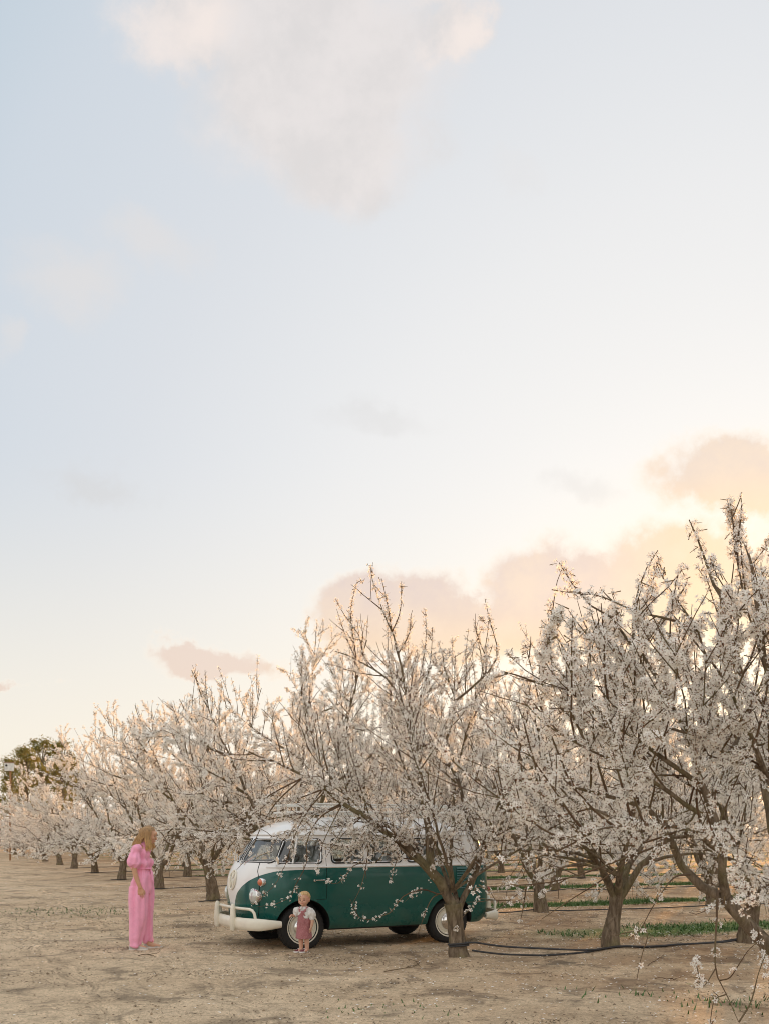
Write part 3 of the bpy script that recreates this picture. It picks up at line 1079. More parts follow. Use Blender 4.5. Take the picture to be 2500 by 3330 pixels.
def tree_R():
    """the nearest tree: its trunk stands beyond the right edge"""
    t = Tree(23, .0235)
    t.sd, t.td, t.fill = 1.55, 1.5, 2.3
    t.keep = ENV_R
    kw = dict(fpm=27)
    b0 = np.array((3.35, 7.3, 0.0))
    t.base = tuple(b0)
    top = np.array((3.16, 7.22, .58))
    t.stem([b0 - UP * .1, b0 + UP * .1, b0 * .6 + top * .4, top], (.17, .14, .12, .13), 16)
    g = lambda L: [at(*q) for q in L]
    a = t.limb([top - UP * .1] + g([(2492, 3072, 7.0), (2441, 3020, 7.05), (2398, 2975, 7.1), (2362, 2928, 7.1)]), .062, .046, main=True, k=10, bare=True)
    t.limb(g([(2362, 2928, 7.1), (2297, 2892, 7.15), (2246, 2844, 7.2), (2207, 2798, 7.2), (2182, 2740, 7.15), (2160, 2680, 7.05), (2095, 2622, 6.95), (1976, 2590, 6.85), (1880, 2560, 6.75), (1760, 2535, 6.6), (1650, 2530, 6.5)]),
           .036, .005, main=True, dens=3.4, lo=.32, whip=.5, **kw)
    t.limb(g([(2362, 2928, 7.1), (2352, 2844, 7.05), (2346, 2772, 7.0), (2326, 2680, 7.0), (2286, 2560, 7.0), (2240, 2420, 7.0), (2196, 2313, 7.0), (2163, 2258, 7.0), (2115, 2177, 7.0), (2077, 2120, 7.0), (1979, 2004, 7.0), (1903, 1950, 7.0), (1817, 1830, 7.0)]),
           .036, .004, main=True, dens=3.2, lo=.3, whip=.4, **kw)
    t.limb(g([(2085, 2130, 7.0), (2110, 2060, 6.95), (2170, 2000, 6.9), (2200, 1955, 6.9)]), .016, .004, dens=3.5, lo=.1, Lr=(.2, .5), whip=.8, fpm=24)
    t.limb(g([(2060, 2100, 7.0), (2062, 1990, 7.0), (2085, 1880, 7.0), (2138, 1790, 7.0)]), .014, .003, dens=3.0, lo=.1, Lr=(.2, .5), whip=.9, fpm=24)
    t.limb([top] + g([(2600, 2800, 7.2), (2494, 2529, 7.0), (2369, 2459, 6.9), (2304, 2412, 6.8), (2163, 2367, 6.7), (2040, 2330, 6.6), (1940, 2230, 6.5)]), .036, .004, main=True, dens=3.2, lo=.3, whip=.6, **kw)
    t.limb([top] + g([(2680, 2700, 7.0), (2560, 2400, 6.9), (2500, 2210, 6.9), (2450, 2060, 6.9), (2410, 1900, 6.9), (2392, 1780, 6.9), (2376, 1690, 6.9), (2372, 1620, 6.9)]), .034, .003, main=True, dens=3.0, lo=.35, Lr=(.4, .8), whip=.85, fpm=28)
    t.limb(g([(2430, 1990, 6.9), (2345, 1950, 6.9), (2300, 1840, 6.9), (2262, 1745, 6.9), (2240, 1690, 6.9)]), .018, .004, dens=2.6, lo=.1, Lr=(.15, .4), whip=.9, fpm=34)
    t.limb(g([(2376, 1690, 6.9), (2400, 1640, 6.9), (2412, 1600, 6.9)]), .006, .003, bare=True)
    for L in ([(2450, 2060, 6.9), (2470, 1960, 6.85), (2440, 1850, 6.8), (2420, 1770, 6.8)], [(2500, 2210, 6.9), (2480, 2050, 6.8), (2500, 1950, 6.8)],
              [(2494, 2529, 7.0), (2420, 2350, 6.7), (2350, 2200, 6.5), (2250, 2080, 6.4), (2180, 1990, 6.4)],
              [(2286, 2560, 7.0), (2120, 2440, 6.8), (1960, 2330, 6.6), (1830, 2200, 6.5), (1760, 2090, 6.4)],
              [(2326, 2680, 7.0), (2150, 2560, 6.6), (1980, 2470, 6.3), (1820, 2390, 6.1), (1700, 2280, 6.0)],
              [(2346, 2772, 7.0), (2230, 2700, 6.5), (2080, 2680, 6.1), (1940, 2700, 5.9), (1800, 2740, 5.8)],
              [(2369, 2459, 6.9), (2440, 2300, 7.5), (2390, 2150, 7.8)],
              [(2196, 2313, 7.0), (2060, 2250, 7.4), (1940, 2160, 7.6), (1880, 2050, 7.7)],
              [(2160, 2680, 7.05), (2010, 2660, 7.5), (1850, 2600, 7.9), (1700, 2500, 8.1), (1620, 2400, 8.2)]):
        t.limb(g(L), .021, .004, dens=3.8, lo=.12, whip=.3, **kw)
    # limbs on the far side, outside the picture
    t.fill, t.sd = .6, 1.0
    for (az, el, L) in ((-20, 55, 3.6), (40, 55, 3.4), (-70, 50, 3.2), (95, 52, 3.2)):
        P = t.path(top, (math.cos(R(az)) * math.cos(R(el)), math.sin(R(az)) * math.cos(R(el)), math.sin(R(el))), L, 8, UP * .1, .05)
        t.limb(P, .06, .01, main=True, dens=2.6, lo=.3, whip=.5, fpm=22)
    t.fill, t.td = 1.0, 1.0
    t.keep = ENV_R0
    # hanging sprays near the ground
    for L, fp, tw, r0 in (([(2246, 2844, 7.2), (2200, 2850, 6.8), (2174, 2873, 6.6), (2138, 2924, 6.5), (2102, 2985, 6.5), (2084, 3025, 6.5), (2044, 3054, 6.5)], 8, 1.6, .009),
                          ([(2095, 3000, 6.5), (2104, 3050, 6.5), (2091, 3093, 6.5), (2080, 3133, 6.5), (2070, 3187, 6.5)], 7, .5, .004),
                          ([(2340, 2900, 7.0), (2333, 2906, 6.8), (2330, 2989, 6.6), (2324, 3115, 6.5), (2333, 3180, 6.5), (2362, 3234, 6.45), (2380, 3278, 6.4), (2402, 3326, 6.4)], 2.5, .5, .011),
                          ([(2362, 3234, 6.45), (2322, 3256, 6.4), (2308, 3330, 6.4)], 9, 1.2, .005),
                          ([(2402, 3326, 6.4), (2441, 3260, 6.4), (2463, 3177, 6.4), (2478, 3133, 6.4), (2500, 3080, 6.4)], 6, .8, .006),
                          ([(2340, 3190, 6.5), (2373, 3180, 6.4), (2405, 3133, 6.35), (2434, 3090, 6.3), (2470, 3060, 6.3)], 6, 1.2, .005),
                          ([(2327, 3150, 6.5), (2290, 3205, 6.4), (2262, 3195, 6.4)], 15, 1.5, .005),
                          ([(2362, 2928, 7.1), (2300, 2960, 6.6), (2260, 2975, 6.5), (2240, 2968, 6.5)], 16, 2.0, .007),
                          ([(2180, 2740, 7.1), (2060, 2780, 6.6), (1930, 2830, 6.3), (1800, 2868, 6.2), (1680, 2880, 6.1), (1590, 2884, 6.0), (1545, 2888, 6.0)], 7, 1.0, .009),
                          ([(2060, 2780, 6.6), (1960, 2860, 6.4), (1850, 2930, 6.3), (1760, 2990, 6.3)], 3, .6, .007),
                          ([(1940, 2700, 5.9), (1830, 2760, 5.9), (1740, 2790, 5.9), (1640, 2800, 5.9), (1570, 2790, 5.9)], 13, 1.5, .007),
                          ([(1545, 2888, 6.0), (1542, 2895, 6.0), (1538, 2900, 6.0)], 110, 0, .004),
                          ([(2440, 3000, 7.0), (2470, 3080, 6.6), (2488, 3160, 6.5), (2480, 3190, 6.5)], 9, 1.2, .005),
                          ([(2352, 2844, 7.0), (2420, 2880, 6.2), (2440, 2930, 6.0), (2410, 2970, 6.0)], 18, 2.0, .006),
                          ([(2326, 2680, 7.0), (2380, 2720, 6.2), (2400, 2790, 6.0), (2370, 2840, 5.9)], 18, 2.0, .006)):
        Q = curve(g(L), 16)
        t.twigs.tube(Q, np.linspace(r0, .002, 16), 5, False)
        t.flowers(Q, fp, .2, clump=2.8)
        t.tertiary(Q, tw, .25, (.06, .24), .3, fp)
    return t


def tree_P():
    """the young tree right of the van"""
    t = generic_tree(31, 3.5, 1.7, 22, .024, (1.1, 1.1, 1.0), stem=.78)
    return t


def copy_tree(parts, root):
    for p in parts:
        c = p.copy()
        COL.objects.link(c)
        c.parent = root


ORD = ['first', 'second', 'third', 'fourth', 'fifth', 'sixth', 'seventh', 'eighth', 'ninth', 'tenth', 'eleventh', 'twelfth', 'thirteenth', 'fourteenth']
GROUP = 'blossoming almond trees of the orchard'


# row ends along the track: which tree shape, its turn, its height
FRONT = {3: (2, 3.0, .88), 4: (2, 2.4, .88), 5: (0, 1.8, .82), 6: (1, 1.2, .88)}


def build_orchard():
    rnd = random.Random(4)
    r_ = thing('almond_tree', 'white blossoming almond tree whose forked trunk stands right in front of the van', 'tree', group=GROUP)
    tree_A().make('front_tree', r_)
    r_ = thing('almond_tree', 'nearest almond tree, big white blossoms hanging in from the right edge', 'tree', group=GROUP)
    tree_R().make('near_tree', r_)
    px_, py_ = ROW_A + U_ROW * 2.3
    r_ = thing('almond_tree', 'small stubby almond tree with blossom low on its trunk, right of the van', 'tree', (px_, py_, float(gz(px_, py_))), group=GROUP)
    tree_P().make('young_tree', r_)
    protos = []
    for i, (seed, h, sp) in enumerate(((41, 5.7, 3.0), (42, 5.3, 3.2), (43, 5.9, 2.9))):
        protos.append([generic_tree(seed, h, sp), None])
    order = 0
    for k in range(0, 15):
        e = row_end(k)
        jmax = {0: 2, 1: 4, 2: 5, 3: 6, 4: 7, 5: 7}.get(k, 7 if k < 9 else 4)
        for j in range(0, jmax):
            if k == 0 and j == 0:
                continue
            x, y = e + U_ROW * TREE_STEP * j
            if j or k > 6:
                x += rnd.uniform(-.3, .3)
                y += rnd.uniform(-.25, .25)
            if k == 0:
                lab = 'almond tree behind the hanging sprays of the nearest tree, at the right edge'
            elif k == 1 and j == 0:
                lab = 'tall almond tree whose blossoming top rises directly behind the van roof'
            elif j == 0 and k < 12:
                lab = f'almond tree at the road end of the {ORD[k - 1]} row behind the van'
                if k == 2:
                    lab = 'almond tree with a bare trunk just left of the van front'
            elif k == 1:
                lab = f'almond tree, {ORD[j - 1]} trunk to the right of the van in the row behind it'
            elif k == 2 and j < 4:
                lab = f'almond tree, {ORD[j]} trunk of the second row behind the van'
            else:
                lab = 'almond tree deep inside the orchard, half hidden behind the front rows'
            root = thing('almond_tree', lab, 'tree', (x, y, float(gz(x, y))), rnd.uniform(0, 6.283), GROUP)
            s = rnd.uniform(.93, 1.04) * (.97 if k < 3 else .88 if k < 5 else .85 if k < 7 else .68 if k < 9 else .64)
            if k == 1 and j == 0:
                s = 1.0
            w_ = s if k < 5 else 1.04
            root.scale = (w_, w_, s * rnd.uniform(.97, 1.04))
            pi = (order + k) % 3
            if j == 0 and k in (1, 2):         # the two that stand out against the sky beside the van
                root.rotation_euler[2] = 0
                root.scale = (1, 1, 1)
                base_ = np.array((x, y, float(gz(x, y))))
                generic_tree(51 if k == 1 else 52, 6.5 if k == 1 else 6.3, 3.2, 24, .026, (1.5, 1.3, 1.45),
                             keep=lambda P, b_=base_: ENV_L(P + b_) & off_van(P + b_)).make('sky_tree_' + 'ab'[k - 1], root)
                continue
            if j == 0 and k in FRONT:          # row ends along the track
                pi, rz_, sz_ = FRONT[k]
                root.rotation_euler[2] = rz_
                root.scale = (1.0, 1.0, sz_)
            order += 1
            if protos[pi][1] is None:
                protos[pi][1] = protos[pi][0].make(f'orchard_tree_{"abc"[pi]}', root)
            else:
                copy_tree(protos[pi][1], root)
    # a replanted tree between two rows at the road
    x, y = -7.1, 36.6
    root = thing('almond_tree', 'almond tree between two rows, its trunk seen just right of the woman', 'tree', (x, y, 0), 1.0, GROUP)
    copy_tree(protos[1][1], root)


build_orchard()
# ------------------------------------------------------------------ the van
def build_van():
    van = thing('camper_van', 'green and white split window van with cream bumpers and white roof rack', 'van', (VAN_O[0], VAN_O[1], float(gz(*VAN_O)) - .01), VAN_RZ)
    van.scale = (VAN_S, VAN_S, VAN_S)
    W = pchip([.30, .36, .55, .8, 1.05, 1.18, 1.24, 1.6, 1.66, 1.72, 1.80, 1.86, 1.90, 1.925], [.775, .815, .85, .86, .858, .85, .836, .79, .776, .75, .66, .52, .34, .10])
    XF = pchip([.30, .36, .5, .8, 1.0, 1.15, 1.25, 1.6, 1.66, 1.72, 1.80, 1.86, 1.90, 1.925], [1.85, 1.90, 1.955, 1.99, 1.975, 1.925, 1.87, 1.645, 1.60, 1.53, 1.36, 1.12, .84, .36])
    XR = pchip([.30, .36, .6, 1.1, 1.3, 1.6, 1.66, 1.72, 1.80, 1.86, 1.90, 1.925], [-1.93, -1.98, -2.03, -2.02, -1.985, -1.88, -1.85, -1.80, -1.65, -1.42, -1.15, -.65])
    PF, PR = 2.5, 3.4

    def caps(z):
        w = W(z)
        return min(.80, w * .95 + .02), min(.46, w * .6 + .02)

    def ring(z, off=0.0, nc=22, ns=40):
        w, xf, xr = W(z) - off, XF(z) - off, XR(z) + off
        af, ar = caps(z)
        af, ar = af - off * .5, ar - off * .5
        pts = []
        for i in range(ns):                       # left side, rear to front
            t = i / ns
            pts.append((xr + ar + (xf - af - xr - ar) * t, w))
        for i in range(2 * nc):                   # round the nose
            a = math.pi / 2 - math.pi * i / (2 * nc)
            c, s = max(math.cos(a), 0), math.sin(a)
            pts.append((xf - af + af * c ** (2 / PF), w * math.copysign(abs(s) ** (2 / PF), s)))
        for i in range(ns):
            t = i / ns
            pts.append((xf - af + (xr + ar - xf + af) * t, -w))
        for i in range(2 * nc):
            a = -math.pi / 2 - math.pi * i / (2 * nc)
            c, s = max(-math.cos(a), 0), math.sin(a)
            pts.append((xr + ar - ar * c ** (2 / PR), w * math.copysign(abs(s) ** (2 / PR), s)))
        return pts

    def y_side(x, z):
        w, xf, xr = W(z), XF(z), XR(z)
        af, ar = caps(z)
        if x > xf - af:
            return w * max(0, 1 - min(1, (x - xf + af) / af) ** PF) ** (1 / PF)
        if x < xr + ar:
            return w * max(0, 1 - min(1, (xr + ar - x) / ar) ** PR) ** (1 / PR)
        return w

    def x_front(y, z):
        af, _ = caps(z)
        return XF(z) - af + af * max(0, 1 - min(1, abs(y) / W(z)) ** PF) ** (1 / PF)

    def x_rear(y, z):
        _, ar = caps(z)
        return XR(z) + ar - ar * max(0, 1 - min(1, abs(y) / W(z)) ** PR) ** (1 / PR)

    def shell(levels, off=0.0):
        V, F = [], []
        n = None
        for z in levels:
            r_ = ring(z, off)
            n = len(r_)
            V += [(x, y, z) for x, y in r_]
        for i in range(len(levels) - 1):
            for j in range(n):
                j2 = (j + 1) % n
                F.append((i * n + j2, i * n + j, (i + 1) * n + j, (i + 1) * n + j2))
        F.append(tuple(range(n)))
        F.append(tuple((len(levels) - 1) * n + j for j in range(n - 1, -1, -1)))
        return V, F

    def rrect(a0, a1, b0, b1, r_, n=7, skew=0.0):
        out = []
        for (ca, cb, s) in ((a1 - r_, b1 - r_, 0), (a0 + r_, b1 - r_, 1), (a0 + r_, b0 + r_, 2), (a1 - r_, b0 + r_, 3)):
            for i in range(n):
                t = math.pi / 2 * (s + i / (n - 1))
                a, b = ca + r_ * math.cos(t), cb + r_ * math.sin(t)
                out.append((a + skew * (b - b0), b))
        return out

    def prism(outline, lo, hi, axis):
        V, n = [], len(outline)
        for t in (lo, hi):
            for (a, b) in outline:
                V.append((a, t, b) if axis == 'y' else (t, a, b))
        F = [tuple(range(n)), tuple(range(2 * n - 1, n - 1, -1))]
        for j in range(n):
            j2 = (j + 1) % n
            F.append((j2, j, n + j, n + j2))
        return V, F

    # ---- openings (a: along the van or across it, b: height)
    side_w = [rrect(.92, 1.60, 1.245, 1.598, .06, skew=-.22 if False else 0.0),
              rrect(.27, .775, 1.245, 1.598, .06), rrect(-.36, .185, 1.245, 1.598, .06), rrect(-.985, -.445, 1.245, 1.598, .06)]
    # the front door window leans back at its front edge
    d0 = []
    for (a, b) in side_w[0]:
        t = max(0.0, (a - 1.25) / .35)
        d0.append((a - t * .16 * (b - 1.245) / .35, b))
    side_w[0] = d0
    front_w = []
    for sgn in (1, -1):
        o_ = []
        for (a, b) in rrect(.03, .71, 1.255, 1.60, .07):
            t = (a - .035) / .665
            o_.append((sgn * (a - t * .05 * (b - 1.255) / .34), b))
        front_w.append(o_ if sgn > 0 else o_[::-1])
    rear_w = rrect(-.47, .47, 1.27, 1.56, .10)

    def tmp(V, F, mi=0, slots=()):
        me = mesh_py('tmp', V, F, False)
        for m_ in slots:
            me.materials.append(m_)
        if mi:
            me.polygons.foreach_set('material_index', np.full(len(me.polygons), mi, np.int32))
        bm = bmesh.new()
        bm.from_mesh(me)
        bmesh.ops.recalc_face_normals(bm, faces=bm.faces[:])
        bm.to_mesh(me)
        bm.free()
        o = bpy.data.objects.new('tmp', me)
        COL.objects.link(o)
        return o

    def paint(g):
        P = g.n('ShaderNodeTexCoord').outputs['Object']
        s = g.n('ShaderNodeSeparateXYZ')
        g.put(s.inputs[0], P)
        x, y, z = s.outputs
        zz = g.m('DIVIDE', g.m('SUBTRACT', z, .40), .78)
        vv = g.ramp(zz, [(0, .045), (.2, .075), (.38, .12), (.53, .20), (.66, .33), (.77, .47), (.87, .62), (.95, .76), (1.0, .95)], 'LINEAR')
        inv = g.m('MULTIPLY', g.smooth(g.m('SUBTRACT', vv, g.m('ABSOLUTE', y)), -.003, .003), g.smooth(x, 1.0, 1.02))
        up = g.smooth(z, 1.177, 1.181)
        wm = g.m('MAXIMUM', inv, up)
        dust = g.m('MULTIPLY', g.smooth(z, .3, .75, 1.0, 0.0), g.smooth(g.noise(P, 5, 6, .65), .35, .75))
        n = g.noise(P, 2.2, 4)
        gr = g.mix(n, (.003, .078, .066), (.005, .108, .092))
        gr = g.mix(g.m('MULTIPLY', dust, .14), gr, (.26, .22, .15))
        wh = g.mix(n, (.78, .78, .77), (.82, .82, .81))
        c = g.mix(wm, gr, wh)
        rough = g.m('ADD', .24, g.m('MULTIPLY', dust, .35))
        return bsdf(g, c, rough, coat=.5, spec=.35, bump=g.noise(P, 2.6, 2), bump_d=.004, bump_s=.25)
    m_paint = mat('two_tone_paint', paint)
    m_in = simple('cabin_lining', (.20, .21, .20), .8)
    slots = [m_paint, m_in, M['dark_metal']]
    lv = [.30, .315, .335, .36] + list(np.linspace(.40, 1.14, 20)) + [1.165, 1.18, 1.20, 1.22, 1.24] + list(np.linspace(1.27, 1.6, 14)) \
        + [1.62, 1.64, 1.66, 1.69, 1.72, 1.75, 1.78, 1.80, 1.825, 1.845, 1.86, 1.875, 1.89, 1.90, 1.91, 1.918, 1.925]
    body = tmp(*shell(lv), slots=slots)
    li = [.78, .9, 1.05, 1.2] + list(np.linspace(1.25, 1.6, 10)) + [1.66, 1.72, 1.78, 1.82, 1.85]
    cut = [tmp(*shell(li, .035), mi=1, slots=slots)]
    for o_ in side_w:
        cut.append(tmp(*prism(o_, -1.2, 1.2, 'y'), slots=slots))
    for o_ in front_w:
        cut.append(tmp(*prism(o_, 1.20, 2.4, 'x'), slots=slots))
    cut.append(tmp(*prism(rear_w, -2.4, -1.6, 'x'), slots=slots))
    for xa, ra in ((1.2, .405), (-1.2, .385)):
        for s in (-1, 1):
            ol = [(xa + ra * math.cos(t), .335 + ra * math.sin(t)) for t in np.linspace(0, 2 * math.pi, 40, endpoint=False)]
            cut.append(tmp(*prism(ol, s * .50, s * 1.2, 'y') if s > 0 else prism(ol, -1.2, -.50, 'y'), mi=2, slots=slots))
    # door joints as thin grooves
    def groove(pts, wd=.007, dp=.014):
        V, F = [], []
        P = np.array(pts, float)
        for side in (1, -1):
            b = len(V)
            for i, (x, z) in enumerate(P):
                t = P[min(i + 1, len(P) - 1)] - P[max(i - 1, 0)]
                t = t / np.linalg.norm(t)
                nx, nz = -t[1] * wd / 2, t[0] * wd / 2
                ys = y_side(x, z)
                for (sx, o2) in ((1, -dp), (1, .03), (-1, .03), (-1, -dp)):
                    V.append((x + sx * nx, side * (ys + o2), z + sx * nz))
            for i in range(len(P) - 1):
                for q in range(4):
                    q2 = (q + 1) % 4
                    F.append((b + i * 4 + q, b + i * 4 + q2, b + (i + 1) * 4 + q2, b + (i + 1) * 4 + q))
            F.append((b, b + 1, b + 2, b + 3))
            e_ = b + (len(P) - 1) * 4
            F.append((e_ + 3, e_ + 2, e_ + 1, e_))
        return V, F
    zz = np.linspace(.74, 1.60, 22)
    cut.append(tmp(*groove([(.86, z) for z in zz]), mi=2, slots=slots))
    cut.append(tmp(*groove([(x, .733) for x in np.linspace(.862, 1.02, 6)]), mi=2, slots=slots))
    cut.append(tmp(*groove([(1.80 - max(0, z - 1.15) * .45, z) for z in np.linspace(.46, 1.26, 20)]), mi=2, slots=slots))
    cut.append(tmp(*groove([(x, .457) for x in np.linspace(1.60, 1.795, 8)]), mi=2, slots=slots))
    for c in cut:
        md = body.modifiers.new('cut', 'BOOLEAN')
        md.operation = 'DIFFERENCE'
        md.solver = 'EXACT'
        md.object = c
    dg = bpy.context.evaluated_depsgraph_get()
    me = bpy.data.meshes.new_from_object(body.evaluated_get(dg))
    me.name = 'body'
    bpy.data.objects.remove(body)
    for c in cut:
        bpy.data.objects.remove(c)
    me.polygons.foreach_set('use_smooth', np.ones(len(me.polygons), bool))
    me.set_sharp_from_angle(angle=R(28))
    obj('body', me, None, van)

    # ---- glass, each pane with its rubber and frame
    def pane(outline, proj, name, frame_mat, inset=.016):
        O = np.array(outline)
        c = O.mean(0)
        V, F, n = [], [], len(O)
        sc = (1.0, .85, .6, .3)
        for s in sc:
            for q in O:
                a, b = c + (q - c) * s
                V.append(proj(a, b, -inset))
        V.append(proj(c[0], c[1], -inset))
        for i in range(len(sc) - 1):
            for j in range(n):
                j2 = (j + 1) % n
                F.append((i * n + j, i * n + j2, (i + 1) * n + j2, (i + 1) * n + j))
        for j in range(n):
            F.append(((len(sc) - 1) * n + j, (len(sc) - 1) * n + (j + 1) % n, len(V) - 1))
        w = obj(name, mesh_py(name, V, F), M['glass'], van)
        P = [proj(a, b, .002) for a, b in O]
        MB().tube(P, .008, 6, closed=True).build('rubber_seal', M['rubber'], w)
        O2 = c + (O - c) * (1 - .016 / np.abs(O - c).max(0))
        MB().tube([proj(a, b, -.004) for a, b in O2], .006, 5, closed=True).build('frame', frame_mat, w)
        return w
    for sgn in (1, -1):
        pj = lambda a, b, o, s=sgn: (a, s * (y_side(a, b) + o), b)
        for i, o_ in enumerate(side_w):
            w = pane(o_, pj, 'door_window' if i == 0 else 'side_window', M['chrome'])
            if i == 0:
                P = [pj(1.36 - (z - 1.26) * .28, z, -.006) for z in np.linspace(1.25, 1.59, 8)]
                MB().tube(P, (.014), 6).build('quarter_light_bar', M['white_paint'], w)
    for o_ in front_w:
        pane(o_, lambda a, b, o: (x_front(a, b) + o, a, b), 'windscreen', M['white_paint'])
    pane(rear_w, lambda a, b, o: (x_rear(a, b) - o, a, b), 'rear_window', M['chrome'])

    # ---- rain gutter and belt moulding
    r_ = [(x, y, 1.655) for x, y in ring(1.655, -.014)]
    MB().tube(r_, [(.008, .016)] * len(r_), 6, closed=True).build('rain_gutter', M['white_paint'], van)
    r_ = [(x, y, 1.192) for x, y in ring(1.192, -.004) if x < 1.25]
    # keep the moulding on the sides and the back: reorder so that it starts behind the left door
    k0 = max(range(len(r_)), key=lambda i: r_[i][0] if r_[i][1] > 0 else -9)
    left = [p for p in r_ if p[1] > 0]
    right = [p for p in r_ if p[1] <= 0]
    left.sort(key=lambda p: (p[0], -abs(p[1])))
    for side in (1, -1):
        P = [(x, side * (y_side(x, 1.195) + .001), 1.195) for x in np.linspace(-1.85, 1.70, 50)]
        MB().tube(P, [(.012, .014)] * len(P), 8).build('belt_moulding', M['white_paint'], van)

    # ---- engine air louvres
    for side in (1, -1):
        for i in range(9):
            z = .845 + i * .037
            V = []
            for x in (-1.62, -1.29):
                ys = y_side(x, z)
                V += [(x, side * (ys - .002), z + .016), (x, side * (ys + .016), z - .010), (x, side * (ys - .002), z - .012)]
            MB().add(V, [(0, 3, 4, 1), (1, 4, 5, 2), (0, 1, 2), (3, 5, 4), (0, 2, 5, 3)]).build('louvre', m_paint, van, smooth=False)

    # ---- doors: handles and hinges
    for side in (1, -1):
        ys = y_side(.98, 1.0)
        h = MB()
        h.tube([(1.05, side * (ys + .002), 1.005), (1.045, side * (ys + .035), 1.007), (.95, side * (ys + .042), 1.008), (.905, side * (ys + .034), 1.008)], [.010, .011, .012, .009], 8)
        h.tube([(1.05, side * (ys - .01), 1.005), (1.05, side * (ys + .012), 1.005)], .02, 10)
        h.build('door_handle', M['chrome'], van)
        mr = MB()
        q = (1.58, side * y_side(1.58, 1.22), 1.22)
        mr.tube([q, (1.62, side * (abs(q[1]) + .10), 1.25), (1.62, side * (abs(q[1]) + .13), 1.29)], .007, 6)
        mr.lathe([(0.0, -.016), (.045, -.012), (.062, .0), (.062, .008), (0, .010)], 18, 'x', (1.62, side * (abs(q[1]) + .15), 1.29))
        mr.build('wing_mirror', M['chrome'], van)

    # ---- lamps
    for side in (1, -1):
        yl, zl = side * .575, .785
        xl = x_front(yl, zl)
        a = math.atan2(side * .40, 1.0)
        rot = Matrix.Rotation(a * .55, 3, 'Z')

        def place(b, c):
            b.V = [tuple(rot @ Vector(v) + Vector(c)) for v in b.V]
            return b
        hd = place(MB().lathe([(.098, -.06), (.112, -.05), (.118, .012), (.112, .030), (.100, .034)], 28, 'x'), (xl - .012, yl, zl)).build('headlight', M['chrome'], van)
        place(MB().lathe([(.101, .028), (.085, .048), (.05, .062), (.0, .068)], 28, 'x'), (xl - .012, yl, zl)).build('lens', M['lens_clear'], hd)
        yi, zi = side * .66, .985
        xi = x_front(yi, zi)
        ind = place(MB().lathe([(.060, -.04), (.064, .0), (.058, .016), (.05, .020)], 20, 'x'), (xi + .004, yi, zi)).build('indicator', M['chrome'], van)
        place(MB().lathe([(.053, .014), (.045, .036), (.024, .050), (0, .054)], 20, 'x'), (xi + .004, yi, zi)).build('lens', M['lens_amber'], ind)
        yr, zr = side * .66, .80
        MB().lathe([(.0, -.045), (.03, -.04), (.048, -.018), (.05, .01)], 18, 'x', (x_rear(yr, zr), yr, zr)).build('tail_light', M['lens_red'], van)

    # ---- emblem: ring with the two letters
    zc = 1.0
    em = MB()
    P = [(x_front(.135 * math.cos(t), zc + .135 * math.sin(t)) + .012, .135 * math.cos(t), zc + .135 * math.sin(t)) for t in np.linspace(0, 2 * math.pi, 40, endpoint=False)]
    em.tube(P, [(.011, .012)] * 40, 6, closed=True)
    for L in ([(-.045, .122), (0, .02), (.045, .122)], [(-.118, .045), (-.055, -.108), (0, .0), (.055, -.108), (.118, .045)]):
        Q = []
        for i in range(len(L) - 1):
            for t in np.linspace(0, 1, 6, endpoint=False):
                Q.append((L[i][0] + (L[i + 1][0] - L[i][0]) * t, L[i][1] + (L[i + 1][1] - L[i][1]) * t))
        Q.append(L[-1])
        em.tube([(x_front(a, zc + b) + .012, a, zc + b) for a, b in Q], .0105, 6)
    em.build('emblem', M['cream_paint'], van)

    # ---- bumpers
    def bumper(front):
        sg = 1 if front else -1
        z0 = .40
        pts = []
        for t in np.linspace(-1, 1, 61):
            yy = t * .875
            w = .885
            if front:
                x = 1.60 + .45 * max(0, 1 - (abs(yy) / w) ** 3.0) ** (1 / 3.0)
            else:
                x = -1.80 - .33 * max(0, 1 - (abs(yy) / w) ** 3.6) ** (1 / 3.6)
            pts.append((x, yy, z0))
        ends = 1.57 if front else -1.80
        pts = [(ends, -.880, z0)] + pts + [(ends, .880, z0)]
        P = np.array(pts)
        T = np.gradient(P, axis=0)
        T /= np.linalg.norm(T, axis=1, keepdims=True)
        N = np.cross(T, UP)                        # outwards
        if (N[len(N) // 2][0] > 0) != front:
            N = -N
        prof = [(-.018, .082), (.012, .088), (.034, .07), (.046, .03), (.046, -.03), (.036, -.062), (.012, -.085), (-.018, -.078), (-.006, -.05), (.02, 0), (-.006, .05)]
        V, F, m = [], [], len(prof)
        for i in range(len(P)):
            e_ = min(i, len(P) - 1 - i)
            s = (.55, .82, .95, 1)[min(e_, 3)]
            for (a, b) in prof:
                V.append(P[i] + N[i] * a + UP * b * s)
        for i in range(len(P) - 1):
            for j in range(m):
                j2 = (j + 1) % m
                F.append((i * m + j, i * m + j2, (i + 1) * m + j2, (i + 1) * m + j))
        F.append(tuple(range(m)))
        F.append(tuple((len(P) - 1) * m + j for j in range(m)))
        b = MB().add(V, F).build('front_bumper' if front else 'rear_bumper', M['cream_paint'], van, sharp=50)
        xo = lambda yy: (1.60 + .45 * max(0, 1 - (abs(yy) / .885) ** 3.0) ** (1 / 3.0)) if front else (-1.80 - .33 * max(0, 1 - (abs(yy) / .885) ** 3.6) ** (1 / 3.6))
